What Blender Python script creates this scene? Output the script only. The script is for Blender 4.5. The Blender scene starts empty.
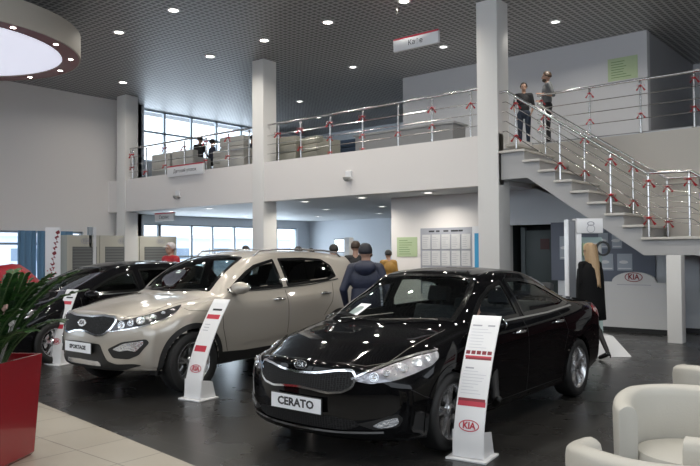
import bpy, bmesh, math, random
from mathutils import Vector, Matrix, geometry
from mathutils.bvhtree import BVHTree
random.seed(7)
SC = bpy.context.scene
COL = SC.collection
PI = math.pi
R = math.radians

# ------------------------------------------------------------------ materials
MATS = {}
def mat(name, col, rough=.5, metal=0., coat=0., emit=None, es=0., spec=.5, alpha=None, bump=0., bscale=60.):
    if name in MATS: return MATS[name]
    m = bpy.data.materials.new(name); m.use_nodes = True
    n = m.node_tree.nodes; b = n['Principled BSDF']
    b.inputs['Base Color'].default_value = (*col, 1)
    b.inputs['Roughness'].default_value = rough
    b.inputs['Metallic'].default_value = metal
    b.inputs['Coat Weight'].default_value = coat
    b.inputs['Coat Roughness'].default_value = .03
    b.inputs['Specular IOR Level'].default_value = spec
    if emit:
        b.inputs['Emission Color'].default_value = (*emit, 1)
        b.inputs['Emission Strength'].default_value = es
    L = m.node_tree.links
    tc = n.new('ShaderNodeTexCoord'); nz = n.new('ShaderNodeTexNoise')
    nz.inputs['Scale'].default_value = bscale if bump else 3.
    L.new(tc.outputs['Object'], nz.inputs['Vector'])
    if bump:
        bp = n.new('ShaderNodeBump'); bp.inputs['Strength'].default_value = bump
        bp.inputs['Distance'].default_value = .01
        L.new(nz.outputs['Fac'], bp.inputs['Height']); L.new(bp.outputs['Normal'], b.inputs['Normal'])
    elif not emit:
        mr = n.new('ShaderNodeMapRange')
        mr.inputs['To Min'].default_value = max(0, rough - .03); mr.inputs['To Max'].default_value = min(1, rough + .03)
        L.new(nz.outputs['Fac'], mr.inputs['Value']); L.new(mr.outputs['Result'], b.inputs['Roughness'])
    MATS[name] = m
    return m

def glass_mat(name, tint, rough=.02, extra=0.0):
    m = bpy.data.materials.new(name); m.use_nodes = True
    n = m.node_tree.nodes; L = m.node_tree.links; n.clear()
    o = n.new('ShaderNodeOutputMaterial'); t = n.new('ShaderNodeBsdfTransparent'); g = n.new('ShaderNodeBsdfGlossy')
    lw = n.new('ShaderNodeLayerWeight'); lw.inputs['Blend'].default_value = .5
    pw = n.new('ShaderNodeMath'); pw.operation = 'POWER'; pw.inputs[1].default_value = 4.; L.new(lw.outputs['Facing'], pw.inputs[0])
    f = n.new('ShaderNodeMapRange'); f.inputs['To Min'].default_value = .04; f.inputs['To Max'].default_value = .6; L.new(pw.outputs[0], f.inputs['Value'])
    t.inputs['Color'].default_value = (*tint, 1); g.inputs['Roughness'].default_value = rough
    mx = n.new('ShaderNodeMixShader'); L.new(f.outputs[0], mx.inputs[0]); L.new(t.outputs[0], mx.inputs[1]); L.new(g.outputs[0], mx.inputs[2])
    L.new(mx.outputs[0], o.inputs[0]); MATS[name] = m
    return m

def tile_mat(name, c1, c2, joint, sx, sy, rough, jw=.004, off=.0, bevel=.0):
    m = bpy.data.materials.new(name); m.use_nodes = True
    n = m.node_tree.nodes; L = m.node_tree.links; b = n['Principled BSDF']
    tc = n.new('ShaderNodeTexCoord'); br = n.new('ShaderNodeTexBrick')
    br.offset = off; br.offset_frequency = 2
    br.inputs['Scale'].default_value = 1; br.inputs['Mortar Size'].default_value = jw
    br.inputs['Brick Width'].default_value = sx; br.inputs['Row Height'].default_value = sy
    br.inputs['Color1'].default_value = (*c1, 1); br.inputs['Color2'].default_value = (*c2, 1); br.inputs['Mortar'].default_value = (*joint, 1)
    L.new(tc.outputs['Object'], br.inputs['Vector'])
    nz = n.new('ShaderNodeTexNoise'); nz.inputs['Scale'].default_value = 1.3; nz.inputs['Detail'].default_value = 6
    L.new(tc.outputs['Object'], nz.inputs['Vector'])
    mr = n.new('ShaderNodeMapRange'); mr.inputs['To Min'].default_value = rough - .06; mr.inputs['To Max'].default_value = rough + .1
    L.new(nz.outputs['Fac'], mr.inputs['Value']); L.new(mr.outputs['Result'], b.inputs['Roughness'])
    L.new(br.outputs['Color'], b.inputs['Base Color'])
    MATS[name] = m
    return m

def grid_ceiling_mat():
    m = bpy.data.materials.new('open_cell_ceiling'); m.use_nodes = True
    n = m.node_tree.nodes; L = m.node_tree.links; b = n['Principled BSDF']
    tc = n.new('ShaderNodeTexCoord'); sp = n.new('ShaderNodeSeparateXYZ'); L.new(tc.outputs['Object'], sp.inputs[0])
    outs = []
    for ax in 'XY':
        mu = n.new('ShaderNodeMath'); mu.operation = 'MULTIPLY'; mu.inputs[1].default_value = 1 / .15
        L.new(sp.outputs[ax], mu.inputs[0])
        fr = n.new('ShaderNodeMath'); fr.operation = 'FRACT'; L.new(mu.outputs[0], fr.inputs[0])
        a = n.new('ShaderNodeMath'); a.operation = 'SUBTRACT'; a.inputs[1].default_value = .5; L.new(fr.outputs[0], a.inputs[0])
        c = n.new('ShaderNodeMath'); c.operation = 'ABSOLUTE'; L.new(a.outputs[0], c.inputs[0])
        outs.append(c)
    mx = n.new('ShaderNodeMath'); mx.operation = 'MAXIMUM'; L.new(outs[0].outputs[0], mx.inputs[0]); L.new(outs[1].outputs[0], mx.inputs[1])
    st = n.new('ShaderNodeMapRange'); st.inputs['From Min'].default_value = .30; st.inputs['From Max'].default_value = .38
    L.new(mx.outputs[0], st.inputs['Value'])
    mc = n.new('ShaderNodeMix'); mc.data_type = 'RGBA'
    mc.inputs['A'].default_value = (.13, .132, .135, 1); mc.inputs['B'].default_value = (.44, .44, .44, 1)
    L.new(st.outputs['Result'], mc.inputs['Factor']); L.new(mc.outputs['Result'], b.inputs['Base Color'])
    b.inputs['Roughness'].default_value = .45
    bp = n.new('ShaderNodeBump'); bp.inputs['Distance'].default_value = .02; bp.inputs['Strength'].default_value = .4
    L.new(st.outputs['Result'], bp.inputs['Height']); L.new(bp.outputs['Normal'], b.inputs['Normal'])
    MATS['ceil'] = m
    return m

def hex_mat():
    m = bpy.data.materials.new('honeycomb_mesh'); m.use_nodes = True
    n = m.node_tree.nodes; L = m.node_tree.links; b = n['Principled BSDF']
    tc = n.new('ShaderNodeTexCoord'); v = n.new('ShaderNodeTexVoronoi'); v.feature = 'DISTANCE_TO_EDGE'
    mp = n.new('ShaderNodeMapping'); mp.inputs['Scale'].default_value = (1, 42, 70); L.new(tc.outputs['Object'], mp.inputs[0])
    v.inputs['Scale'].default_value = 1; v.inputs['Randomness'].default_value = .25
    L.new(mp.outputs[0], v.inputs['Vector'])
    cr = n.new('ShaderNodeMapRange'); cr.inputs['From Min'].default_value = .05; cr.inputs['From Max'].default_value = .16
    L.new(v.outputs['Distance'], cr.inputs['Value'])
    mc = n.new('ShaderNodeMix'); mc.data_type = 'RGBA'
    mc.inputs['A'].default_value = (.028, .028, .03, 1); mc.inputs['B'].default_value = (.004, .004, .004, 1)
    L.new(cr.outputs['Result'], mc.inputs['Factor']); L.new(mc.outputs['Result'], b.inputs['Base Color'])
    b.inputs['Roughness'].default_value = .6; b.inputs['Specular IOR Level'].default_value = .2
    MATS['hex'] = m
    return m

WHITE = mat('white_wall_paint', (.78, .745, .72), .6)
WARM = mat('warm_white_wall', (.60, .56, .50), .6)
BLUEWALL = mat('cool_grey_wall', (.62, .65, .69), .6)
GREYW = mat('grey_wall', (.58, .58, .60), .6)
PILLARM = mat('pillar_white', (.78, .765, .74), .5)
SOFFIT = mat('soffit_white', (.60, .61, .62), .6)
CEIL = grid_ceiling_mat()
DARKTILE = tile_mat('dark_floor_tile', (.020, .0195, .019), (.024, .023, .022), (.055, .053, .05), 1.2, .6, .26, .004)
LIGHTTILE = tile_mat('beige_floor_tile', (.36, .325, .27), (.38, .345, .29), (.15, .13, .11), .6, .6, .3, .005)
CARPET = mat('grey_upper_floor', (.22, .22, .22), .6)
CHROME = mat('chrome', (.75, .75, .76), .12, 1.)
STEEL = mat('brushed_steel', (.62, .61, .60), .22, 1.)
BLACKPL = mat('black_plastic', (.012, .012, .012), .45)
GLOSSBLK = mat('gloss_black', (.006, .006, .006), .1, coat=.5)
RUBBER = mat('tyre_rubber', (.010, .010, .010), .62)
ALLOY = mat('alloy_silver', (.60, .60, .61), .25, .9)
PAINT_BLK = mat('black_car_paint', (.003, .003, .0035), .3, coat=.75, spec=.0)
PAINT_BLK.node_tree.nodes['Principled BSDF'].inputs['Coat IOR'].default_value = 1.38
PAINT_DRK = mat('black_car_paint_dusty', (.006, .006, .007), .3, coat=.75, spec=.0)
PAINT_DRK.node_tree.nodes['Principled BSDF'].inputs['Coat IOR'].default_value = 1.4
PAINT_SLV = mat('sand_silver_paint', (.43, .395, .345), .34, .35, coat=1.)
INTER = mat('car_interior', (.016, .016, .018), .7)
SEATM = mat('car_seat_fabric', (.03, .032, .036), .7)
GL_CAR = glass_mat('car_window_glass', (.62, .68, .66))
GL_TINT = glass_mat('tinted_car_glass', (.16, .18, .18))
GL_CLEAR = glass_mat('clear_glass', (.95, .97, .98))
LAMPC = mat('lamp_clear', (.70, .72, .75), .1, .75, bump=.5, bscale=45)
LAMPD = mat('lamp_dark', (.05, .05, .055), .15, .5)
REDLAMP = mat('tail_lamp_red', (.28, .01, .012), .15, coat=.6)
HEX = hex_mat()
PLASTW = mat('white_acrylic', (.78, .78, .79), .3)
PLATEW = mat('plate_white', (.80, .82, .86), .35)
INK = mat('dark_ink', (.03, .03, .035), .5)
GREYINK = mat('grey_ink', (.38, .38, .42), .5)
PALEINK = mat('pale_grey_ink', (.60, .60, .64), .5)
REDINK = mat('red_ink', (.50, .035, .06), .45)
MAROON = mat('maroon_ink', (.22, .02, .03), .5)
RIBBON = mat('red_satin_ribbon', (.55, .02, .03), .35)
REDPOT = mat('glossy_red_planter', (.24, .008, .014), .22, coat=.6)
REDCOV = mat('red_cloth', (.33, .006, .015), .45)
SOIL = mat('soil', (.03, .02, .015), .9)
LEAF = mat('leaf_green', (.014, .048, .012), .4)
LEAF2 = mat('leaf_green_light', (.030, .085, .018), .4)
STEM = mat('stem_green', (.05, .09, .03), .5)
LEATH = mat('white_leatherette', (.50, .48, .43), .42, bump=.08, bscale=90)
GREYLEATH = mat('grey_leatherette', (.44, .43, .40), .5)
BLUECH = mat('blue_fabric', (.03, .055, .10), .6)
STONE = mat('pale_stone_tread', (.62, .59, .54), .4)
CONC = mat('grey_stringer', (.44, .435, .435), .6)
DARKDOOR = mat('dark_door', (.045, .062, .065), .4)
DARKV = mat('recess_shade_tone', (.02, .024, .026), .7)
PANELBLUE = mat('slate_blue_board', (.15, .17, .22), .5)
PANELWHT = mat('white_board', (.58, .58, .58), .5)
GREENP = mat('pale_green_paper', (.46, .56, .34), .6)
GREENI = mat('green_ink', (.16, .26, .12), .6)
SHUT = mat('grey_shutter', (.13, .135, .13), .5)
CREAM = mat('cream_cabinet', (.52, .50, .43), .5)
CURT = mat('blue_curtain', (.12, .24, .38), .7)
MULL = mat('window_mullion', (.42, .47, .52), .4)
SNOW = mat('snowy_ground', (.75, .78, .84), .8)
FARB = mat('far_building', (.62, .70, .80), .8)
SKIN = mat('skin', (.42, .25, .18), .5)
SKIN2 = mat('skin_shadow', (.36, .21, .15), .5)
LENS = mat('downlight_lens', (1, 1, 1), .5, emit=(1, .94, .84), es=14.)
LENSL = mat('downlight_lens_low', (1, 1, 1), .5, emit=(1, .97, .9), es=4.)
DOME = mat('lit_ceiling_disc', (.9, .9, .95), .5, emit=(.82, .85, 1.), es=.72)
DOMERED = mat('maroon_ring_paint', (.20, .012, .022), .35)
DOMESIDE = mat('beige_ring_side', (.50, .46, .40), .6)
NEON = mat('violet_neon', (.5, .4, .9), .5, emit=(.35, .25, 1.), es=2.5)

# ------------------------------------------------------------------ helpers
def link(o, parent=None):
    COL.objects.link(o)
    if parent is not None: o.parent = parent
    return o
def setp(o, label=None, cat=None, group=None, kind=None):
    if label: o['label'] = label
    if cat: o['category'] = cat
    if group: o['group'] = group
    if kind: o['kind'] = kind
    return o
def empty(name, loc=(0, 0, 0), rz=0, label=None, cat=None, group=None):
    o = bpy.data.objects.new(name, None); link(o)
    o.empty_display_size = .1
    o.location = loc; o.rotation_euler = (0, 0, rz)
    return setp(o, label, cat, group)

class MB:
    """collects geometry for ONE mesh object"""
    def __init__(s): s.v = []; s.f = []; s.m = []
    def add(s, vs, fs, mi=0, M=None):
        b = len(s.v)
        s.v += [tuple(M @ Vector(v)) if M else tuple(v) for v in vs]
        s.f += [tuple(b + i for i in f) for f in fs]; s.m += [mi] * len(fs)
    def box(s, x0, x1, y0, y1, z0, z1, mi=0, M=None):
        s.add([(x0, y0, z0), (x1, y0, z0), (x1, y1, z0), (x0, y1, z0), (x0, y0, z1), (x1, y0, z1), (x1, y1, z1), (x0, y1, z1)],
              [(0, 3, 2, 1), (4, 5, 6, 7), (0, 1, 5, 4), (1, 2, 6, 5), (2, 3, 7, 6), (3, 0, 4, 7)], mi, M)
    def tube(s, pts, r, n=10, mi=0, cap=True, M=None, closed=False):
        P = [Vector(p) for p in pts]; rs = r if isinstance(r, (list, tuple)) else [r] * len(P)
        vs = []; fs = []; N = len(P)
        up = None
        for i, p in enumerate(P):
            if closed: d = (P[(i + 1) % N] - P[i - 1]).normalized()
            else: d = (P[min(i + 1, N - 1)] - P[max(i - 1, 0)]).normalized()
            if up is None: a = d.orthogonal().normalized()
            else:
                a = up - d * up.dot(d)
                a = a.normalized() if a.length > 1e-6 else d.orthogonal().normalized()
            up = a; b = d.cross(a)
            for k in range(n):
                t = 2 * PI * k / n
                vs.append(p + (a * math.cos(t) + b * math.sin(t)) * rs[i])
        for i in range(N if closed else N - 1):
            for k in range(n):
                j = (i + 1) % N
                fs.append((i * n + k, i * n + (k + 1) % n, j * n + (k + 1) % n, j * n + k))
        if cap and not closed:
            fs.append(tuple(reversed(range(n)))); fs.append(tuple((N - 1) * n + k for k in range(n)))
        s.add(vs, fs, mi, M)
    def lathe(s, prof, n=32, axis='z', mi=0, M=None, closed=False):
        vs = []; fs = []; N = len(prof)
        for k in range(n):
            t = 2 * PI * k / n; c, q = math.cos(t), math.sin(t)
            for r, h in prof:
                vs.append((r * c, r * q, h) if axis == 'z' else (r * c, h, r * q))
        for k in range(n):
            k2 = (k + 1) % n
            for i in range(N if closed else N - 1):
                j = (i + 1) % N
                f = (k * N + i, k2 * N + i, k2 * N + j, k * N + j)
                fs.append(f if axis == 'z' else f[::-1])
        s.add(vs, fs, mi, M)
    def ball(s, c, r, nu=14, nv=10, mi=0, rot=None):
        rx, ry, rz = r if isinstance(r, (tuple, list)) else (r, r, r)
        vs = []; fs = []
        for i in range(nv + 1):
            a = PI * i / nv
            for k in range(nu):
                t = 2 * PI * k / nu
                p = Vector((rx * math.sin(a) * math.cos(t), ry * math.sin(a) * math.sin(t), rz * math.cos(a)))
                if rot is not None: p = rot @ p
                vs.append(p + Vector(c))
        for i in range(nv):
            for k in range(nu):
                fs.append((i * nu + k, (i + 1) * nu + k, (i + 1) * nu + (k + 1) % nu, i * nu + (k + 1) % nu))
        s.add(vs, fs, mi)
    def prism(s, poly, z0, z1, mi=0, M=None):
        n = len(poly)
        s.add([(x, y, z0) for x, y in poly] + [(x, y, z1) for x, y in poly],
              [tuple(reversed(range(n))), tuple(range(n, 2 * n))] + [(i, (i + 1) % n, n + (i + 1) % n, n + i) for i in range(n)], mi, M)
    def grid(s, rows, mi=0, closeu=False):
        b = len(rows[0]); vs = [p for r in rows for p in r]; fs = []
        for i in range(len(rows) - 1):
            for k in range(b if closeu else b - 1):
                fs.append((i * b + k, i * b + (k + 1) % b, (i + 1) * b + (k + 1) % b, (i + 1) * b + k))
        s.add(vs, fs, mi)
    def build(s, name, mats, parent=None, smooth=0, bevel=0., loc=None, merge=0., fixn=True, segs=2):
        me = bpy.data.meshes.new(name)
        me.from_pydata([tuple(v) for v in s.v], [], s.f)
        if not isinstance(mats, (list, tuple)): mats = [mats]
        for m in mats: me.materials.append(m)
        if len(mats) > 1: me.polygons.foreach_set('material_index', s.m)
        if merge or fixn or bevel:
            bm = bmesh.new(); bm.from_mesh(me)
            if merge: bmesh.ops.remove_doubles(bm, verts=bm.verts, dist=merge)
            if fixn: bmesh.ops.recalc_face_normals(bm, faces=bm.faces)
            if bevel:
                ed = [e for e in bm.edges if len(e.link_faces) == 2 and e.calc_face_angle(0) > .6]
                bmesh.ops.bevel(bm, geom=ed, offset=bevel, segments=segs, affect='EDGES', profile=.6)
            bm.to_mesh(me); bm.free()
        if smooth:
            me.polygons.foreach_set('use_smooth', [True] * len(me.polygons))
            if smooth < 3: me.set_sharp_from_angle(angle=smooth)
        me.update()
        o = bpy.data.objects.new(name, me); link(o, parent)
        if loc: o.location = loc
        return o
SM = R(40)
def part_box(name, m, parent, *a, bevel=0.):
    b = MB(); b.box(*a); return b.build(name, m, parent, bevel=bevel, smooth=SM if bevel else 0)
def struct(name, m, *a, bevel=0.):
    o = part_box(name, m, None, *a, bevel=bevel); o['kind'] = 'structure'; return o

def pchip(pts):
    pts = sorted(pts); xs = [p[0] for p in pts]; ys = [p[1] for p in pts]; n = len(xs)
    if n == 1: return lambda x: ys[0]
    h = [xs[i + 1] - xs[i] for i in range(n - 1)]; d = [(ys[i + 1] - ys[i]) / h[i] for i in range(n - 1)]
    m = [d[0]] + [0 if d[i - 1] * d[i] <= 0 else (h[i - 1] + h[i]) * 3 / ((2 * h[i] + h[i - 1]) / d[i - 1] + (h[i] + 2 * h[i - 1]) / d[i]) for i in range(1, n - 1)] + [d[-1]]
    def f(x):
        if x <= xs[0]: return ys[0]
        if x >= xs[-1]: return ys[-1]
        i = max(k for k in range(n - 1) if xs[k] <= x); t = (x - xs[i]) / h[i]
        return (2 * t**3 - 3 * t**2 + 1) * ys[i] + (t**3 - 2 * t**2 + t) * h[i] * m[i] + (3 * t**2 - 2 * t**3) * ys[i + 1] + (t**3 - t**2) * h[i] * m[i + 1]
    return f
def catmull(P, n):
    out = []
    for i in range(len(P) - 1):
        a, b, c, d = P[max(i - 1, 0)], P[i], P[i + 1], P[min(i + 2, len(P) - 1)]
        for k in range(n):
            t = k / n
            out.append(tuple(.5 * (2 * b[j] + (c[j] - a[j]) * t + (2 * a[j] - 5 * b[j] + 4 * c[j] - d[j]) * t * t + (3 * b[j] - a[j] - 3 * c[j] + d[j]) * t**3) for j in range(len(b))))
    out.append(tuple(P[-1])); return out
def roundpoly(pts, r=.03, step=.02, n=5):
    """closed polygon with rounded corners, densely sampled"""
    P = [Vector(p) for p in pts]; N = len(P); ctl = []
    for i in range(N):
        a, b, c = P[i - 1], P[i], P[(i + 1) % N]
        ra = min(r, (a - b).length * .45); rc = min(r, (c - b).length * .45)
        p0 = b + (a - b).normalized() * ra; p1 = b + (c - b).normalized() * rc
        for k in range(n + 1):
            t = k / n; ctl.append(p0 * (1 - t)**2 + b * 2 * t * (1 - t) + p1 * t * t)
    out = []
    for i in range(len(ctl)):
        a, b = ctl[i], ctl[(i + 1) % len(ctl)]; L = (b - a).length
        if L < 1e-5: continue
        k = max(1, int(L / step))
        for j in range(k): out.append(a.lerp(b, j / k))
    return out
def area2(P): return sum(P[i - 1].x * P[i].y - P[i].x * P[i - 1].y for i in range(len(P)))
def inset(P, d):
    s = 1 if area2(P) > 0 else -1; out = []
    for i in range(len(P)):
        t = (P[(i + 1) % len(P)] - P[i - 1])
        t = t.normalized() if t.length > 1e-9 else Vector((1, 0))
        out.append(P[i] + Vector((-t.y, t.x)) * d * s)
    return out
def inside(p, P):
    c = False; x, y = p[0], p[1]; n = len(P); j = n - 1
    for i in range(n):
        a, b = P[i], P[j]
        if (a[1] > y) != (b[1] > y) and x < (b[0] - a[0]) * (y - a[1]) / (b[1] - a[1]) + a[0]: c = not c
        j = i
    return c

def text_mesh(txt, size, mat_, name, parent, M, depth=.002, sx=1., bold=0.):
    cu = bpy.data.curves.new('txt', 'FONT'); cu.body = txt; cu.size = size; cu.align_x = 'CENTER'; cu.align_y = 'CENTER'
    cu.extrude = depth; cu.resolution_u = 2; cu.offset = bold
    o = bpy.data.objects.new('txt', cu); COL.objects.link(o)
    dg = bpy.context.evaluated_depsgraph_get(); me = bpy.data.meshes.new_from_object(o.evaluated_get(dg))
    bpy.data.objects.remove(o)
    me.transform(Matrix.Diagonal((sx, 1, 1, 1))); me.transform(M); me.materials.clear(); me.materials.append(mat_); me.name = name
    o = bpy.data.objects.new(name, me); link(o, parent); return o
def wallM(x, y, z, rz=0, tilt=0):
    """text plane standing upright facing local -Y, turned by rz"""
    return Matrix.Translation((x, y, z)) @ Matrix.Rotation(rz, 4, 'Z') @ Matrix.Rotation(PI / 2 + tilt, 4, 'X')
def copy_tree(o, parent=None):
    c = o.copy(); COL.objects.link(c); c.parent = parent
    for ch in list(o.children): copy_tree(ch, c)
    return c
ORD = ['first', 'second', 'third', 'fourth', 'fifth', 'sixth', 'seventh', 'eighth', 'ninth', 'tenth', 'eleventh', 'twelfth']
LAMPM = mat('lamp_smoked', (.34, .34, .37), .12, .7, bump=.6, bscale=50)
# ------------------------------------------------------------------ cars
def smooth01(t): t = max(0, min(1, t)); return t * t * (3 - 2 * t)

class Car:
    def __init__(s, spec):
        s.sp = spec; C = {k: pchip(v) for k, v in spec['curves'].items()}; s.C = C
        nose, tail = spec['nose'], spec['tail']
        st = []
        x = nose - .05
        while x > tail + .05: st.append((x, 1.)); x -= .024
        st.append((tail + .05, 1.))
        capf = [(.012, .995), (.025, .98), (.036, .96), (.044, .93), (.049, .90)] + [(.05, v / 100) for v in range(86, 0, -4)] + [(.05, .004)]
        fr = [(nose - .05 + a, b) for a, b in reversed(capf)]
        rr = [(tail + .05 - a, b) for a, b in capf]
        rows = []
        for x, sc in fr + st + rr:
            sec = s.section(max(min(x, nose - .05), tail + .05))
            cz = spec['capz'][0] if x > 0 else spec['capz'][1]
            half = [(y * sc, cz + (z - cz) * sc) for y, z in sec]
            ring = [s.warp(x, -y, z) for y, z in half] + [s.warp(x, y, z) for y, z in reversed(half[:-1])][:-1]
            rows.append(ring)
        s.rows = rows
        b = MB(); b.grid(rows, closeu=True); s.mb = b
        me = bpy.data.meshes.new('tmp'); me.from_pydata(b.v, [], b.f)
        bm = bmesh.new(); bm.from_mesh(me); bmesh.ops.recalc_face_normals(bm, faces=bm.faces); s.bm = bm
        s.bvh = BVHTree.FromBMesh(bm)
    def section(s, x):
        C = s.C
        y7, z7, zt, y5, z5 = C['y7'](x), C['z7'](x), C['zt'](x), C['y5'](x), C['z5'](x)
        g = max(0, z7 - z5)
        P = [(0, C['z1'](x)), (C['y2'](x) - .12, C['z1'](x)), (C['y2'](x) - .03, C['z1'](x) + .03), (C['y2'](x), C['z2'](x)), (C['y3'](x), C['z3'](x)),
             (C['y4'](x), C['z4'](x)), (y5, z5), ((y5 + y7) / 2 + .05 * g, (z5 + z7) / 2), (y7, z7), (y7 * .8, z7 + (zt - z7) * .5), (y7 * .45, z7 + (zt - z7) * .86), (0, zt)]
        return catmull(P, 6)
    def warp(s, x, y, z):
        sp = s.sp; a = abs(y) / .9; x0 = x
        w = smooth01((x + .05) / sp['nose']) ** 1.5
        x -= w * (sp['fplan'] * a ** 2.4 + sp['fside'] * min(1.6, ((z - sp['capz'][0]) / .3) ** 2))
        t = sp['tail']; w = smooth01((t + 1.0 - x0) / 1.0)
        if x0 < t + 1.0:
            x += w * (sp['rplan'] * a ** 2.6 + sp['rtop'] * max(0, (z - sp['rz0'])) ** 1.2 + .05 * max(0, (.45 - z) / .3) ** 2)
        return (x, y, z)
    def cut(s, test):
        """remove faces whose verts all pass test(co)"""
        bm = s.bm
        dl = [f for f in bm.faces if all(test(v.co) for v in f.verts)]
        bmesh.ops.delete(bm, geom=dl, context='FACES')
    def pt(s, u, v, fr):
        O, U, V, D = fr
        o = O + U * u + V * v
        h = s.bvh.ray_cast(o, D, 8)
        return h
    def drape(s, poly, fr, off=.004, step=.035, rim=.008, strip=None, mb=None, mi=0, mirror=False):
        """lay a polygon (or band between poly and strip) on the body as a thin solid skin"""
        O, U, V, D = fr; mb = mb or MB(); last = [None]
        def P(p, o_):
            h = s.bvh.ray_cast(O + U * p[0] + V * p[1], D, 8)
            if h[0] is None: q = last[0] if last[0] is not None else O + U * p[0] + V * p[1] - D * -2
            else: q = h[0] - D * 0; last[0] = q
            nrm = h[1] if h[0] is not None else -D
            if nrm.dot(D) > 0: nrm = -nrm
            nn = (nrm - D * .6).normalized()
            return q + nn * o_
        if strip is not None:
            N = len(poly); rows = []
            K = strip[1]
            for k in range(K + 1):
                rows.append([P(poly[i].lerp(strip[0][i], k / K), off) for i in range(N)])
            rows = [[P(p, -rim) for p in poly]] + rows + [[P(p, -rim) for p in strip[0]]]
            vs = [p for r in rows for p in r]; fs = []
            for i in range(len(rows) - 1):
                for k in range(N): fs.append((i * N + k, i * N + (k + 1) % N, (i + 1) * N + (k + 1) % N, (i + 1) * N + k))
        else:
            N = len(poly); xs = [p[0] for p in poly]; ys = [p[1] for p in poly]
            inner = inset(poly, step * .5); pts = list(poly); e = [(i, (i + 1) % N) for i in range(N)]
            x = min(xs) + step / 2
            while x < max(xs):
                y = min(ys) + step / 2
                while y < max(ys):
                    if inside((x, y), poly) and min((Vector((x, y)) - p).length for p in poly) > step * .45: pts.append(Vector((x, y)))
                    y += step
                x += step
            r = geometry.delaunay_2d_cdt([Vector(p[:2]) for p in pts], e, [], 1, 1e-6)
            vs = [P(v, off) for v in r[0]]; fs = [tuple(f) for f in r[2]]
            b = len(vs); vs += [P(p, -rim) for p in poly]
            idx = {}
            for k, o in enumerate(r[3]):
                for q in o:
                    if q < N: idx[q] = k
            for i in range(N):
                j = (i + 1) % N
                if i in idx and j in idx: fs.append((idx[i], idx[j], b + j, b + i))
        if mirror: vs = [Vector((v[0], -v[1], v[2])) for v in vs]
        mb.add(vs, fs, mi); return mb
    def line(s, pts, w, fr, off=.003, closed=False, mirror=False, mb=None, step=.03):
        O, U, V, D = fr; mb = mb or MB(); P = [Vector(p) for p in pts]; Q = []
        for i in range(len(P) - 1):
            k = max(1, int((P[i + 1] - P[i]).length / step))
            for j in range(k): Q.append(P[i].lerp(P[i + 1], j / k))
        Q.append(P[-1]); L = []; Rr = []
        for i in range(len(Q)):
            t = (Q[min(i + 1, len(Q) - 1)] - Q[max(i - 1, 0)]).normalized(); n = Vector((-t.y, t.x)) * w / 2
            for l, q in ((L, Q[i] + n), (Rr, Q[i] - n)):
                h = s.bvh.ray_cast(O + U * q[0] + V * q[1], D, 8)
                if h[0] is None: l.append(l[-1] if l else O); continue
                nn = h[1] if h[1].dot(D) < 0 else -h[1]
                l.append(h[0] + (nn - D * .3).normalized() * off)
        if mirror: L = [Vector((p.x, -p.y, p.z)) for p in L]; Rr = [Vector((p.x, -p.y, p.z)) for p in Rr]
        mb.grid([L, Rr]); return mb
X_, Y_, Z_ = Vector((1, 0, 0)), Vector((0, 1, 0)), Vector((0, 0, 1))
SIDE = (Vector((0, 3, 0)), X_, Z_, -Y_)            # (x, z)
FRONT = (Vector((3, 0, 0)), Y_, Z_, -X_)           # (y, z)
REAR = (Vector((-7, 0, 0)), Y_, Z_, X_)
TOP = (Vector((0, 0, 4)), X_, Y_, -Z_)             # (x, y)
_d = Vector((-1, -1, 0)).normalized()
DIAG = (Vector((0, 0, 0)) - _d * 3, Vector((-1, 1, 0)).normalized(), Z_, _d)

def make_wheel(parent, x, y, r, rr, w, spokes, side, twin=False):
    """alloy wheel with its tyre, outer face towards side*y"""
    h = side
    b = MB()
    hw = w / 2
    # rim barrel + lip (axis y), outer face at +hw*side
    prof = [(rr * .97, -hw * .85 * h), (rr * .90, -hw * .5 * h), (rr * .86, hw * .5 * h), (rr * .93, hw * .82 * h), (rr * 1.0, hw * .93 * h), (rr * 1.015, hw * .86 * h)]
    b.lathe(prof, 40, 'y')
    for k in range(spokes):
        a = 2 * PI * k / spokes + .2
        offs = (-.10, .10) if twin else (0,)
        for q in offs:
            a0, a1 = a + q * 1.6, a + q * .9
            wi, wo = (.022, .014) if twin else (.030, .022)
            rows = []
            for t in (0, .25, .5, .75, 1):
                ra = .055 + (rr * .92 - .055) * t; aa = a0 + (a1 - a0) * t if not twin else a + q * (.6 + 1.0 * t)
                yy = h * (hw * (.66 + .16 * math.sin(t * PI * .5)))
                ww = wi + (wo - wi) * t
                c, sn = math.cos(aa), math.sin(aa)
                p = Vector((ra * c, yy, ra * sn)); tn = Vector((-sn, 0, c))
                rows.append([p - tn * ww - Y_ * h * .03, p - tn * ww * .7, p + tn * ww * .7, p + tn * ww - Y_ * h * .03])
            b.grid(rows)
    b.lathe([(.001, hw * .78 * h), (.03, hw * .78 * h), (.06, hw * .66 * h), (.075, hw * .5 * h)], 24, 'y')
    o = b.build('wheel', ALLOY, parent, smooth=SM)
    o.location = (x, y, r)
    t = MB()
    tp = [(rr * 1.0, hw * .86), (rr * 1.06, hw * .98), (rr + (r - rr) * .5, hw * 1.06), (r * .965, hw * .93), (r * .99, hw * .75), (r, hw * .4), (r, -hw * .4), (r * .99, -hw * .75), (r * .965, -hw * .93), (rr + (r - rr) * .5, -hw * 1.06), (rr, -hw * .86)]
    t.lathe(tp, 48, 'y')
    t.build('tyre', RUBBER, o, smooth=R(50))
    d = MB(); d.lathe([(.001, hw * .15 * h), (rr * .68, hw * .15 * h), (rr * .68, hw * .02 * h), (.001, hw * .02 * h)], 28, 'y')
    d.build('brake_disc', STEEL, o, smooth=SM)
    hb = MB(); hb.lathe([(.001, hw * .86 * h), (.022, hw * .85 * h), (.03, hw * .74 * h)], 20, 'y'); hb.build('hub_cap', LAMPD, o, smooth=SM)
    return o

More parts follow.
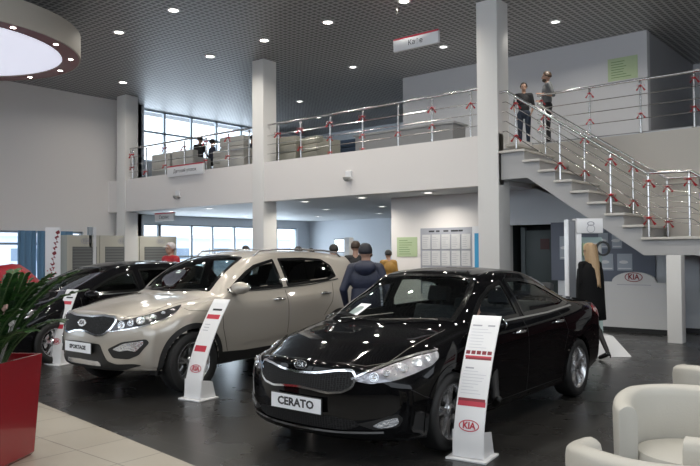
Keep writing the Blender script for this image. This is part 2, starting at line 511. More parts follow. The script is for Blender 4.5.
def make_seat(parent, x, y, z, w=.5, bench=False):
    b = MB()
    b.box(x - .28, x + .24, y - w / 2, y + w / 2, z, z + .16)
    M = Matrix.Translation((x - .22, y, z + .12)) @ Matrix.Rotation(R(-20), 4, 'Y')
    b.box(-.09, .05, -w / 2, w / 2, 0, .58, M=M)
    o = b.build('seat', SEATM, parent, bevel=.04, smooth=SM, segs=3)
    heads = (-.45, .45) if bench else (0,)
    for q in heads:
        hb = MB(); M2 = M @ Matrix.Translation((-.02, q, .60))
        hb.box(-.05, .05, -.12, .12, .03, .20, M=M2)
        hb.box(-.008, .008, -.05, -.035, -.06, .05, M=M2); hb.box(-.008, .008, .035, .05, -.06, .05, M=M2)
        hb.build('headrest', SEATM, o, bevel=.02, smooth=SM)
    return o

def kia_oval(parent, M, w, mat_, name='emblem', letters=True, ring=None):
    """oval ring with the letters, in the local XY plane of M"""
    b = MB(); hw, hh = w / 2, w * .27
    rows = []
    for k in (1., .9):
        rows.append([M @ Vector((hw * k * math.cos(2 * PI * i / 36), hh * (k if k == 1 else .84) * math.sin(2 * PI * i / 36), .002)) for i in range(36)])
    b.grid(rows, closeu=True)
    o = b.build(name, ring or mat_, parent)
    if letters: text_mesh('KIA', w * .42, mat_, 'lettering', o, M @ Matrix.Translation((0, 0, .002)), .001, sx=.95, bold=w * .012)
    return o

def build_car(spec, name, loc, rz, label, cat='car', seats=True, person=False):
    root = empty(name, loc, rz, label, cat)
    c = Car(spec); P = spec['paint']
    W = spec['wheels']; xr = -spec['wb']; ra = W['arch']
    winL = []
    # glass first (needs the uncut body)
    def window(poly, fr, mats, nm, frame=.035, r=.03, both=True, fname='window_frame', fm=GLOSSBLK, sub=None):
        rp = roundpoly(poly, r)
        for mir in ((False, True) if both else (False,)):
            g = c.drape(rp, fr, off=-.002, step=.06, rim=.004, mirror=mir).build(nm, mats, root, smooth=3, fixn=True)
            c.drape(rp, fr, off=.004, strip=(inset(rp, frame), 2), rim=.012, mirror=mir).build(fname, fm, g, smooth=R(50))
        return rp
    tests = []
    for wd in spec['side_windows']:
        rp = window(wd['poly'], SIDE, wd['mat'], 'side_window')
        ri = inset(rp, .006)
        tests.append((lambda co, ri=ri: abs(co.y) > .45 and inside((co.x, co.z), ri)))
    for k, wd in enumerate(spec['top_windows']):
        full = wd + [(x, -y) for x, y in reversed(wd) if y > 1e-4]
        rp = window(full, TOP, GL_CAR, 'windscreen' if k == 0 else 'rear_window', frame=.045, both=False)
        ri = inset(rp, .006)
        tests.append((lambda co, ri=ri: co.z > .9 and inside((co.x, co.y), ri)))
    # draped details
    fm = spec['features'](c, root)
    # arches: clean lips over the cut edge
    for ax in (0, xr):
        circ = [Vector((ax + math.cos(a) * ra, W['r'] + math.sin(a) * ra)) for a in [PI * 1.08 - (PI * 1.16) * i / 48 for i in range(49)]]
        out = [Vector((ax + (p.x - ax) * W['lip'], W['r'] + (p.y - W['r']) * W['lip'])) for p in circ]
        for mir in (False, True):
            mb = MB(); rows = []
            for k in range(4):
                row = []
                for a, b_ in zip(circ, out):
                    q = a.lerp(b_, k / 3); h = c.bvh.ray_cast(Vector((q.x, 3, max(q.y, spec['zlow']))), -Y_, 8)
                    hh = h[0] if h[0] is not None else Vector((q.x, .8, q.y))
                    row.append(Vector((hh.x, max(hh.y, .72) + .006, hh.z)))
                rows.append(row)
            rows = [[p - Y_ * .06 for p in rows[0]]] + rows + [[p - Y_ * .015 for p in rows[-1]]]
            if mir: rows = [[Vector((p.x, -p.y, p.z)) for p in r_] for r_ in rows]
            mb.grid(rows); mb.build('wheel_arch', W['archmat'], root, smooth=R(60))
            # dark wheel well
            wl = MB(); sg = -1 if mir else 1
            rows = [[Vector((ax + math.cos(a) * (ra + .004), sg * yy, W['r'] + math.sin(a) * (ra + .004))) for a in [PI * 1.1 - (PI * 1.2) * i / 24 for i in range(25)]] for yy in (.60, .84)]
            wl.grid(rows)
            cx = [Vector((ax, sg * .60, W['r']))] * 25; wl.grid([rows[0], cx])
            wl.build('wheel_well', BLACKPL, root, smooth=SM)
        tests.append((lambda co, ax=ax: abs(co.y) > .58 and (co.x - ax)**2 + (co.z - W['r'])**2 < (ra + .012)**2))
    for t in tests: c.cut(t)
    me = bpy.data.meshes.new('body'); c.bm.to_mesh(me); me.materials.append(P)
    me.polygons.foreach_set('use_smooth', [True] * len(me.polygons))
    body = bpy.data.objects.new('body', me); link(body, root)
    # inner lining
    bm2 = c.bm.copy()
    lay = [(v, v.normal.copy()) for v in bm2.verts]
    for v, n in lay: v.co -= n * .022
    bmesh.ops.delete(bm2, geom=[f for f in bm2.faces if f.calc_center_median().z < .3 or f.calc_center_median().x > .1 or f.calc_center_median().x < spec['tail'] + .25 or (abs(f.calc_center_median().y) > .5 and f.calc_center_median().z < .75)], context='FACES')
    me2 = bpy.data.meshes.new('interior_lining'); bm2.to_mesh(me2); bm2.free(); me2.materials.append(INTER)
    link(bpy.data.objects.new('interior_lining', me2), body)
    for sx, ax in (('f', 0), ('r', xr)):
        for sd in (1, -1):
            make_wheel(root, ax, sd * W['track'], W['r'], W['rim'], W['w'], W['spokes'], sd, W.get('twin', False))
    # underbody
    u = MB(); u.box(xr - .45, -.42 + .0, -.55, .55, spec['zlow'] - .03, spec['zlow'] + .12); u.build('underbody', BLACKPL, root)
    zb = spec['floor']
    if seats:
        d = MB(); dx = spec['dash']
        d.grid([[(dx + .55, y, zb + .50) for y in (-.66, 0, .66)], [(dx + .2, y, zb + .56) for y in (-.66, 0, .66)], [(dx, y, zb + .50) for y in (-.68, 0, .68)], [(dx - .02, y, zb + .2) for y in (-.68, 0, .68)]])
        d.build('dashboard', INTER, root, smooth=SM)
        s1 = spec['seatx']
        make_seat(root, s1, .37, zb, .5); make_seat(root, s1, -.37, zb, .5); make_seat(root, s1 - .88, 0, zb + .02, 1.25, True)
        sw = MB(); M = Matrix.Translation((dx - .16, .37, zb + .43)) @ Matrix.Rotation(R(65), 4, 'Y')
        sw.tube([M @ Vector((.185 * math.cos(t * PI / 14), .185 * math.sin(t * PI / 14), 0)) for t in range(28)], .014, 8, closed=True)
        sw.box(-.012, .012, -.18, .18, -.01, .01, M=M); sw.ball(M @ Vector((0, 0, 0)), .05)
        sw.build('steering_wheel', BLACKPL, root, smooth=SM)
    # mirrors
    mx, mz = spec['mirror']
    for sd in (1, -1):
        m = MB(); hy = .84 * sd
        if sd < 0 and spec.get('fold'):
            m.ball((mx - .10, -.87, mz - .06), (.13, .055, .07), 20, 14); m.build('side_mirror', P, root, smooth=3); continue
        m.ball((mx, (abs(hy) + .12) * sd, mz), (.095, .125, .075), 20, 14)
        m.box(mx - .03, mx + .03, min(hy - .1 * sd, hy + .05 * sd), max(hy - .1 * sd, hy + .05 * sd), mz - .07, mz - .035)
        o = m.build('side_mirror', P, root, smooth=3)
        g = MB(); g.ball((mx - .082, (abs(hy) + .12) * sd, mz), (.02, .105, .058), 16, 10); g.build('mirror_glass', CHROME, o, smooth=3)
    return root, c

def seams(c, root, lines, w=.008):
    for ln in lines:
        for mir in (False, True): c.line(ln, w, SIDE, mirror=mir, off=.0015).build('door_seam', BLACKPL, root)

def handles(c, root, pts, m=CHROME):
    for (x, z) in pts:
        h = c.bvh.ray_cast(Vector((x, 3, z)), -Y_, 8)[0]
        for sd in (1, -1):
            b = MB(); y = h.y
            path = [(x + .10, y - .002, z - .004), (x + .085, y + .022, z), (x, y + .034, z + .002), (x - .085, y + .022, z), (x - .10, y - .002, z - .004)]
            b.tube([(p[0], p[1] * sd, p[2]) for p in path], [.012, .015, .016, .015, .012], 8)
            b.build('door_handle', m, root, smooth=3)
            d = MB(); d.ball((x, (y + .001) * sd, z), (.065, .006, .024), 16, 8); d.build('handle_recess', BLACKPL, root, smooth=3)

def lamp(c, root, poly, nm, bowls, base=LAMPD, r=.02):
    for mir in (False, True):
        o = c.drape(roundpoly(poly, r), DIAG, off=.005, step=.03, rim=.012, mirror=mir).build(nm, base, root, smooth=R(60))
        for u, v, rad, mt in bowls:
            h = c.bvh.ray_cast(DIAG[0] + DIAG[1] * u + Z_ * v, DIAG[3], 8)
            if h[0] is None: continue
            nrm = h[1] if h[1].dot(DIAG[3]) < 0 else -h[1]
            M = Matrix.Translation(h[0] + nrm * .006) @ nrm.to_track_quat('Z', 'Y').to_matrix().to_4x4()
            if mir: M = Matrix.Diagonal((1, -1, 1, 1)) @ M
            b = MB()
            b.lathe([(rad, 0), (rad * .96, .010), (rad * .86, .010), (rad * .7, .003), (rad * .45, .002), (rad * .4, .010), (.001, .016)], 24, 'z', M=M)
            b.build('lamp_bowl', mt, o, smooth=SM)

def plate(c, root, z, txt, w=.52, h=.112, size=.088, tilt=0, letter=INK):
    hh = c.bvh.ray_cast(Vector((3, 0, z)), -X_, 8)[0]; x = hh.x + .03
    b = MB(); b.box(x - .012, x, -w / 2 - .006, w / 2 + .006, z - h / 2 - .006, z + h / 2 + .006); 
    o = b.build('number_plate', BLACKPL, root, bevel=.003)
    b = MB(); b.box(x, x + .004, -w / 2, w / 2, z - h / 2, z + h / 2); b.build('plate_face', PLATEW, o)
    M = Matrix.Translation((x + .0045, 0, z)) @ Matrix.Rotation(PI / 2, 4, 'Z') @ Matrix.Rotation(PI / 2, 4, 'X')
    text_mesh(txt, size, letter, 'lettering', o, M, .001, sx=1.15, bold=.003)
def emblem(c, root, z, w=.13, light=False):
    h = c.bvh.ray_cast(Vector((3, 0, z)), -X_, 8); n = h[1] if h[1].x > 0 else -h[1]
    M = Matrix.Translation(h[0] + n * .012) @ Matrix.Rotation(PI / 2, 4, 'Z') @ Matrix.Rotation(PI / 2 - math.asin(max(-1, min(1, n.z))), 4, 'X')
    b = MB(); b.lathe([(.001, -.012), (1, -.012), (1, 0), (.94, .004), (.86, 0), (.001, 0)], 32, 'z', M=M @ Matrix.Diagonal((w / 2, w * .27, 1, 1)))
    o = b.build('emblem', CHROME, root, smooth=SM)
    b = MB(); b.lathe([(.001, .0006), (.85, .0006)], 32, 'z', M=M @ Matrix.Diagonal((w / 2, w * .27, 1, 1))); b.build('emblem_field', PLATEW if light else LAMPD, o)
    text_mesh('KIA', w * .36, INK if light else CHROME, 'lettering', o, M @ Matrix.Translation((0, 0, .001)), .002, bold=w * .012)

def mirror_poly(half):
    """half polygon with y >= 0, starting and ending on y = 0"""
    return half + [(-y, z) for y, z in reversed(half) if y > 1e-4]
def grille(c, root, half, hexm, chrome=.016, name='grille', r=.02, rimmat=CHROME):
    rp = roundpoly(mirror_poly(half), r, .015)
    g = c.drape(rp, FRONT, off=.004, step=.04, rim=.01).build(name, hexm, root, smooth=R(60))
    if chrome:
        ro = inset(rp, -chrome)
        c.drape(ro, FRONT, off=.012, strip=(rp, 2), rim=.01).build('grille_surround', rimmat, g, smooth=R(60))
    return g

# ---- saloon
CUR_C = dict(
    zt=[(.9, .735), (.75, .775), (.4, .86), (0, .925), (-.14, .95), (-.4, 1.085), (-.7, 1.235), (-.95, 1.345), (-1.2, 1.405), (-1.6, 1.435), (-2.1, 1.41), (-2.5, 1.335), (-2.8, 1.225), (-3.05, 1.12), (-3.2, 1.075), (-3.45, 1.065), (-3.65, 1.03)],
    z7=[(.9, .70), (.4, .825), (0, .895), (-.35, .965), (-.6, 1.09), (-.85, 1.215), (-1.1, 1.315), (-1.5, 1.372), (-2.0, 1.355), (-2.4, 1.285), (-2.7, 1.185), (-3.0, 1.065), (-3.2, 1.03), (-3.65, .99)],
    y7=[(.9, .62), (.4, .67), (0, .69), (-.35, .70), (-.6, .66), (-.85, .61), (-1.1, .575), (-1.6, .56), (-2.2, .555), (-2.6, .56), (-3.0, .62), (-3.2, .66), (-3.65, .64)],
    z5=[(.9, .655), (.4, .775), (0, .85), (-.35, .90), (-1, .925), (-2, .96), (-2.6, .985), (-3.0, 1.0), (-3.3, .99), (-3.65, .955)],
    y5=[(.9, .74), (.4, .795), (0, .815), (-.5, .82), (-2.5, .81), (-3.2, .775), (-3.65, .72)],
    z4=[(.9, .58), (.4, .69), (0, .76), (-.5, .80), (-2, .855), (-3, .885), (-3.65, .86)],
    y4=[(.9, .82), (.4, .862), (0, .878), (-.5, .868), (-2.5, .878), (-3.2, .86), (-3.65, .80)],
    z3=[(.9, .46), (0, .58), (-3.65, .62)], y3=[(.9, .84), (.4, .878), (0, .892), (-.6, .875), (-2.0, .875), (-2.6, .892), (-3.2, .87), (-3.65, .82)],
    z2=[(.9, .30), (0, .34), (-3.65, .40)], y2=[(.9, .82), (.4, .87), (0, .88), (-.6, .855), (-2.0, .855), (-2.7, .885), (-3.65, .81)],
    z1=[(.9, .185), (.5, .17), (0, .18), (-2.8, .20), (-3.65, .27)])
def slide(L, x0, dx, dv=0, x1=None):
    return [(x + (dx if x < x0 and (x1 is None or x > x1) else 0), v + (dv if x < x0 else 0)) for x, v in L]
for _k in ('zt', 'z7', 'y7'): CUR_C[_k] = slide(CUR_C[_k], -1.0, .10, 0, -3.3)
def feat_cerato(c, root):
    grille(c, root, [(0, .562), (.14, .555), (.28, .54), (.40, .555), (.465, .59), (.49, .655), (.46, .70), (.34, .692), (.18, .664), (0, .652)], HEX)
    emblem(c, root, .715, .13)
    plate(c, root, .43, 'CERATO', size=.085)
    # lower intake and fog recesses
    grille(c, root, [(0, .265), (.42, .265), (.52, .30), (.50, .335), (.30, .36), (0, .365)], HEX, 0, 'lower_intake')
    for mir in (False, True):
        fr = (FRONT[0], FRONT[1], FRONT[2], FRONT[3])
        o = c.drape(roundpoly([(.50, .315), (.62, .345), (.77, .40), (.80, .36), (.77, .30), (.62, .275)], .02), fr, off=.003, step=.03, mirror=mir).build('fog_lamp_bezel', BLACKPL, root, smooth=R(60))
        c.drape(roundpoly([(.61, .305), (.67, .345), (.77, .375), (.775, .33), (.74, .305), (.66, .29)], .015), fr, off=.008, step=.03, mirror=mir).build('fog_lamp', LAMPC, o, smooth=R(60))
    b = c.line([(-.68, .262), (-.35, .245), (0, .24), (.35, .245), (.68, .262)], .016, FRONT, off=.012); b.build('lower_trim', CHROME, root, smooth=SM)
    lamp(c, root, [(-.235, .635), (-.12, .69), (.08, .738), (.30, .785), (.475, .812), (.475, .765), (.40, .715), (.25, .672), (.05, .635), (-.10, .615)], 'headlamp',
         [(-.07, .662, .036, LAMPC), (.02, .685, .03, LAMPC), (.15, .71, .052, LAMPC), (.28, .742, .04, LAMPC), (.37, .765, .026, LAMPC)], LAMPM)
    for mir in (False, True):
        c.line([(-.235, .645), (-.12, .702), (.08, .750), (.30, .797), (.475, .82)], .012, DIAG, off=.009, mirror=mir).build('headlamp_brow', CHROME, root)
    for mir in (False, True):
        c.line([(.55, .57), (.40, .50), (.30, .47)], .004, SIDE, mirror=mir).build('bumper_seam', BLACKPL, root)
        c.line([(.84, .705), (.5, .735), (.1, .77), (-.30, .78)], .005, (TOP[0], TOP[1], TOP[2], TOP[3]), mirror=mir, off=.002) if False else None
    # bonnet shut lines
    for mir in (False, True):
        c.line([(.76, .30), (.70, .52), (.55, .62), (.2, .66), (-.2, .675)], .007, TOP, mirror=mir, off=.001).build('bonnet_seam', BLACKPL, root)
    seams(c, root, [[(-.42, .93), (-.40, .6), (-.44, .26)], [(-1.40, .95), (-1.42, .6), (-1.42, .26)], [(-2.24, .97), (-2.38, .75), (-2.28, .55)], [(-.44, .26), (-2.25, .26)]])
    for mir in (False, True):
        c.line([(-.25, .72), (-1.0, .755), (-2.0, .79), (-2.9, .83), (-3.3, .84)], .010, SIDE, mirror=mir, off=.006).build('shoulder_crease', spec_paint[0], root)
        c.line([(-.50, .948), (-1.0, .95), (-2.0, .963), (-2.66, .995)], .016, SIDE, mirror=mir, off=.008).build('window_sill_trim', CHROME, root)
    handles(c, root, [(-1.24, .84), (-2.14, .865)])
    dR = Vector((1, -1, 0)).normalized(); RD = (Vector((-3, 0, 0)) - dR * 3, Vector((1, 1, 0)).normalized(), Z_, dR)
    for mir in (False, True):
        c.drape(roundpoly([(-.10, .80), (.02, .76), (.22, .80), (.40, .90), (.30, .955), (.05, .965), (-.10, .94)], .03), RD, off=.006, step=.03, mirror=mir).build('tail_lamp', REDLAMP, root, smooth=R(60))
    # wipers
    for y0, y1 in ((-.45, .08), (.0, .55)):
        b = c.line([(-.20, y0), (-.24, (y0 + y1) / 2), (-.30, y1)], .016, TOP, off=.02); b.build('wiper', BLACKPL, root)
    return None
spec_paint = [PAINT_BLK]
SP_CERATO = dict(fold=True, curves=CUR_C, nose=.88, tail=-3.67, capz=(.45, .62), fplan=.35, fside=.045, rplan=.16, rtop=.0, rz0=1., paint=PAINT_BLK, wb=2.70, zlow=.19, floor=.34, dash=-.62, seatx=-1.35,
    mirror=(-.50, .97), wheels=dict(r=.316, rim=.222, w=.21, arch=.352, lip=1.11, archmat=PAINT_BLK, track=.775, spokes=5, twin=True),
    side_windows=[dict(poly=[(-.43, .945), (-.64, 1.065), (-.86, 1.18), (-1.04, 1.26), (-1.34, 1.322), (-1.37, .962)], mat=GL_CLEAR),
                  dict(poly=[(-1.45, .965), (-1.43, 1.328), (-1.75, 1.322), (-2.1, 1.274), (-2.33, 1.20), (-2.54, 1.11), (-2.68, 1.03), (-2.4, .985)], mat=GL_CAR)],
    top_windows=[[(-.19, 0), (-.23, .35), (-.36, .67), (-.62, .64), (-.90, .575), (-1.02, .52), (-1.02, .25), (-1.0, 0)], [(-3.02, 0), (-3.00, .3), (-2.9, .52), (-2.6, .49), (-2.42, .44), (-2.38, .25), (-2.36, 0)]],
    features=feat_cerato)

# ---- SUV
CUR_S = dict(
    zt=[(.9, .93), (.7, .985), (.3, 1.045), (0, 1.08), (-.22, 1.105), (-.5, 1.245), (-.8, 1.40), (-1.05, 1.51), (-1.3, 1.57), (-1.8, 1.60), (-2.4, 1.595), (-2.9, 1.575), (-3.25, 1.55), (-3.54, 1.53)],
    z7=[(.9, .885), (.3, .985), (0, 1.02), (-.42, 1.07), (-.65, 1.19), (-.95, 1.36), (-1.2, 1.455), (-1.6, 1.52), (-2.4, 1.525), (-3, 1.50), (-3.54, 1.46)],
    y7=[(.9, .64), (0, .73), (-.42, .745), (-.7, .70), (-1.0, .645), (-1.3, .615), (-2.0, .60), (-3.0, .58), (-3.54, .56)],
    z5=[(.9, .84), (.3, .935), (0, .97), (-.4, 1.0), (-1.2, 1.03), (-2.2, 1.07), (-3.0, 1.12), (-3.54, 1.13)],
    y5=[(.9, .76), (.3, .835), (0, .855), (-.5, .86), (-2.4, .85), (-3.1, .82), (-3.54, .75)],
    z4=[(.9, .74), (.3, .84), (0, .88), (-.5, .90), (-2.2, .95), (-3.54, .98)],
    y4=[(.9, .84), (.3, .902), (0, .915), (-.5, .905), (-2.4, .912), (-3.2, .89), (-3.54, .83)],
    z3=[(.9, .60), (0, .66), (-3.54, .72)], y3=[(.9, .855), (.3, .912), (0, .925), (-.6, .905), (-2.0, .905), (-2.6, .925), (-3.2, .905), (-3.54, .85)],
    z2=[(.9, .40), (0, .43), (-3.54, .46)], y2=[(.9, .84), (.3, .90), (0, .915), (-.6, .885), (-2.0, .885), (-2.7, .915), (-3.54, .84)],
    z1=[(.9, .315), (.5, .28), (0, .27), (-2.8, .27), (-3.54, .36)])
CUR_S['zt'] = slide(CUR_S['zt'], -.7, .04, .025, -3.2); CUR_S['z7'] = slide(CUR_S['z7'], -.6, .04, .045, -3.2); CUR_S['y7'] = slide(CUR_S['y7'], -.6, .04, 0, -3.2)
CUR_S['z5'] = slide(CUR_S['z5'], -.3, 0, .035)
def feat_suv(c, root):
    # black lower bumper and sills
    for mir in (False, True):
        c.drape(roundpoly([(-2.29, .285), (-2.24, .43), (-1.6, .41), (-.8, .40), (-.40, .42), (-.36, .275)], .03), SIDE, off=.006, step=.06, mirror=mir).build('sill_cladding', BLACKPL, root, smooth=SM)
    c.drape(roundpoly(mirror_poly([(0, .325), (.60, .325), (.78, .38), (.70, .395), (.52, .385), (.42, .42), (.38, .50), (.34, .60), (0, .615)]), .03), FRONT, off=.006, step=.05).build('lower_bumper', BLACKPL, root, smooth=SM)
    c.drape(roundpoly(mirror_poly([(0, .36), (.34, .36), (.32, .41), (0, .42)]), .02), FRONT, off=.014, step=.05).build('skid_plate', ALLOY, root, smooth=SM)
    grille(c, root, [(0, .745), (.12, .735), (.28, .70), (.38, .715), (.46, .78), (.50, .855), (.48, .885), (.34, .90), (.16, .885), (0, .885)], HEX, .020)
    emblem(c, root, .815, .17, True)
    plate(c, root, .55, 'SPORTAGE', size=.058)
    for mir in (False, True):
        o = c.drape(roundpoly([(.44, .55), (.60, .63), (.82, .665), (.84, .62), (.76, .49), (.66, .445), (.50, .455)], .025), FRONT, off=.004, step=.03, mirror=mir).build('fog_lamp_bezel', BLACKPL, root, smooth=SM)
        c.drape(roundpoly([(.50, .55), (.62, .615), (.80, .648), (.80, .61), (.74, .53), (.66, .545), (.58, .53)], .02), FRONT, off=.010, step=.03, mirror=mir).build('fog_lamp', LAMPC, o, smooth=SM)
    lamp(c, root, [(-.235, .745), (-.17, .83), (-.10, .865), (.10, .90), (.32, .955), (.50, 1.005), (.47, .94), (.36, .875), (.18, .82), (-.02, .78)], 'headlamp',
         [(-.10, .81, .042, LAMPC), (.0, .835, .035, LAMPC), (.10, .855, .05, LAMPC), (.22, .885, .04, LAMPC), (.32, .92, .025, LAMPC)], LAMPD)
    for mir in (False, True):
        c.line([(-.235, .74), (-.02, .772), (.18, .812), (.36, .868), (.46, .935)], .012, DIAG, off=.009, mirror=mir).build('headlamp_trim', CHROME, root)
        c.line([(.80, .34), (.72, .56), (.55, .66), (.2, .70), (-.25, .715)], .007, TOP, mirror=mir, off=.001).build('bonnet_seam', BLACKPL, root)
        c.line([(.12, .99), (.05, .94), (-.3, .91), (-.38, .90)], .005, SIDE, mirror=mir, off=.001).build('wing_seam', BLACKPL, root)
        c.line([(-.60, 1.112), (-1.3, 1.12), (-2.1, 1.15), (-2.70, 1.205)], .014, SIDE, mirror=mir, off=.008).build('window_sill_trim', BLACKPL, root)
        c.line([(-.75, .50), (-1.4, .52), (-2.15, .60)], .018, SIDE, mirror=mir, off=.010).build('door_crease', PAINT_SLV, root)
        rl = MB(); pts = []
        for x in (-1.25, -1.35, -1.7, -2.2, -2.7, -2.95, -3.05):
            h = c.bvh.ray_cast(Vector((x, .57, 3)), -Z_, 8)[0]
            pts.append((x, (.57 if not mir else -.57), h.z + (0 if x in (-1.25, -3.05) else .045)))
        rl.tube(pts, .014, 8); rl.build('roof_rail', ALLOY, root, smooth=3)
    seams(c, root, [[(-.42, 1.0), (-.44, .7), (-.52, .42)], [(-1.56, 1.10), (-1.57, .7), (-1.54, .42)], [(-2.55, 1.16), (-2.45, .9), (-2.28, .72)]])
    handles(c, root, [(-1.40, .99), (-2.33, 1.02)])
    dR = Vector((1, -1, 0)).normalized(); RD = (Vector((-3, 0, 0)) - dR * 3, Vector((1, 1, 0)).normalized(), Z_, dR)
    for mir in (False, True):
        c.drape(roundpoly([(-.05, .88), (.15, .86), (.36, .98), (.30, 1.08), (.05, 1.08), (-.05, 1.04)], .03), RD, off=.006, step=.03, mirror=mir).build('tail_lamp', REDLAMP, root, smooth=R(60))
    c.drape(roundpoly([(-.45, 1.14), (.45, 1.14), (.40, 1.43), (-.40, 1.43)], .05), REAR, off=.004, step=.05).build('rear_window', GL_TINT, root, smooth=SM)
    for y0, y1 in ((-.50, .08), (.0, .58)):
        b = c.line([(-.27, y0), (-.30, (y0 + y1) / 2), (-.37, y1)], .016, TOP, off=.02); b.build('wiper', BLACKPL, root)
SP_SUV = dict(fold=True, curves=CUR_S, nose=.87, tail=-3.54, capz=(.58, .80), fplan=.35, fside=.05, rplan=.14, rtop=.55, rz0=.98, paint=PAINT_SLV, wb=2.64, zlow=.27, floor=.48, dash=-.72, seatx=-1.42,
    mirror=(-.66, 1.165), wheels=dict(r=.351, rim=.228, w=.225, arch=.385, lip=1.16, archmat=BLACKPL, track=.81, spokes=5, twin=True),
    side_windows=[dict(poly=[(-.58, 1.12), (-.78, 1.245), (-.98, 1.36), (-1.15, 1.435), (-1.52, 1.51), (-1.54, 1.135)], mat=GL_CAR),
                  dict(poly=[(-1.62, 1.14), (-1.61, 1.515), (-2.1, 1.518), (-2.50, 1.495), (-2.66, 1.40), (-2.68, 1.24), (-2.45, 1.185)], mat=GL_TINT)],
    top_windows=[[(-.27, 0), (-.31, .35), (-.43, .65), (-.70, .62), (-.98, .56), (-1.13, .50), (-1.12, .25), (-1.10, 0)]],
    features=feat_suv)

# ---- third car: hatchback tail on the saloon's nose
CUR_H = dict(CUR_C)
CUR_H.update(
    zt=[(.9, .735), (.75, .775), (.4, .88), (0, .96), (-.10, .985), (-.4, 1.115), (-.7, 1.245), (-.95, 1.345), (-1.2, 1.41), (-1.6, 1.455), (-2.1, 1.46), (-2.6, 1.44), (-3.0, 1.40), (-3.3, 1.37)],
    z7=[(.9, .70), (.4, .835), (0, .91), (-.35, .985), (-.6, 1.10), (-.85, 1.22), (-1.1, 1.315), (-1.5, 1.385), (-2.1, 1.395), (-2.6, 1.375), (-3.3, 1.31)],
    y7=[(.9, .62), (.4, .67), (0, .69), (-.35, .70), (-.6, .66), (-.85, .61), (-1.1, .575), (-1.6, .56), (-2.4, .555), (-3.3, .53)])
def feat_hatch(c, root):
    grille(c, root, [(0, .592), (.14, .585), (.30, .57), (.44, .60), (.50, .685), (.40, .71), (.18, .684), (0, .675)], HEX)
    emblem(c, root, .728, .135)
    lamp(c, root, [(-.235, .635), (-.12, .69), (.08, .738), (.30, .785), (.475, .812), (.475, .765), (.40, .715), (.25, .672), (.05, .635), (-.10, .615)], 'headlamp',
         [(-.05, .665, .034, LAMPC), (.15, .71, .05, LAMPC), (.28, .742, .04, LAMPC)], LAMPD)
    for mir in (False, True):
        c.line([(.76, .30), (.70, .52), (.55, .62), (.2, .66), (-.2, .675)], .007, TOP, mirror=mir, off=.001).build('bonnet_seam', BLACKPL, root)
        c.line([(-.50, .962), (-1.0, .965), (-2.0, .985), (-2.7, 1.02)], .014, SIDE, mirror=mir, off=.008).build('window_sill_trim', CHROME, root)
    seams(c, root, [[(-.42, .93), (-.40, .6), (-.44, .26)], [(-1.48, .95), (-1.50, .6), (-1.50, .26)], [(-2.40, .97), (-2.30, .6)]])
    handles(c, root, [(-1.32, .84), (-2.22, .865)], PAINT_DRK)
SP_HATCH = dict(SP_CERATO, curves=CUR_H, tail=-3.35, capz=(.45, .70), rtop=.55, rz0=.95, paint=PAINT_DRK, features=feat_hatch, wb=2.65,
    side_windows=[dict(poly=[(-.48, .965), (-.72, 1.09), (-.95, 1.195), (-1.15, 1.265), (-1.43, 1.325), (-1.46, .98)], mat=GL_TINT),
                  dict(poly=[(-1.54, .983), (-1.52, 1.335), (-1.95, 1.35), (-2.4, 1.33), (-2.62, 1.25), (-2.68, 1.08), (-2.4, 1.01)], mat=GL_TINT)],
    top_windows=[[(-.15, 0), (-.19, .35), (-.33, .61), (-.60, .585), (-.92, .525), (-1.08, .46), (-1.08, .25), (-1.07, 0)]],
    wheels=dict(r=.31, rim=.205, w=.205, arch=.347, lip=1.11, archmat=PAINT_DRK, track=.775, spokes=5, twin=True))
# ------------------------------------------------------------------ people
def capsule(mb, p0, r0, p1, r1, zone, zl, n=12):
    P0, P1 = Vector(p0), Vector(p1); d = (P1 - P0); L = d.length or 1e-4
    q = d.to_track_quat('Z', 'Y').to_matrix(); rows = []
    for i in range(5): a = -PI / 2 + PI / 2 * i / 4; rows.append((max(.0008, r0 * math.cos(a)), r0 * math.sin(a)))
    for i in range(5): a = PI / 2 * i / 4; rows.append((max(.0008, r1 * math.cos(a)), L + r1 * math.sin(a)))
    mb.grid([[P0 + q @ Vector((r * math.cos(2 * PI * k / n), r * math.sin(2 * PI * k / n), h)) for k in range(n)] for r, h in rows], closeu=True)
    b = len(mb.v); mb.f.append(tuple(range(b - n, b))); mb.m.append(0); mb.f.append(tuple(reversed(range(b - 10 * n, b - 9 * n)))); mb.m.append(0)
    zl.append(('c', P0, P1, r0, r1, zone))
def ellip(mb, c, r, zone, zl, rot=None):
    nu, nv = 16, 12; rows = []; c = Vector(c)
    for i in range(nv + 1):
        a = .02 + (PI - .04) * i / nv
        row = []
        for k in range(nu):
            p = Vector((r[0] * math.sin(a) * math.cos(2 * PI * k / nu), r[1] * math.sin(a) * math.sin(2 * PI * k / nu), r[2] * math.cos(a)))
            row.append(c + (rot @ p if rot else p))
        rows.append(row)
    mb.grid(rows, closeu=True); b = len(mb.v)
    mb.f.append(tuple(range(b - nu, b))); mb.m.append(0); mb.f.append(tuple(reversed(range(b - (nv + 1) * nu, b - nv * nu)))); mb.m.append(0)
    zl.append(('e', c, rot.inverted() if rot else None, r, 0, zone))
def zone_of(p, zl):
    best = 1e9; z = 0
    for t, a, b, r0, r1, zn in zl:
        if t == 'c':
            d = b - a; k = max(0, min(1, (p - a).dot(d) / max(d.length_squared, 1e-9))); q = (p - a - d * k).length - (r0 + (r1 - r0) * k)
        else:
            q = p - a
            if b is not None: q = b @ q
            q = (math.sqrt((q.x / r0[0])**2 + (q.y / r0[1])**2 + (q.z / r0[2])**2) - 1) * min(r0)
        if q < best: best, z = q, zn
    return z

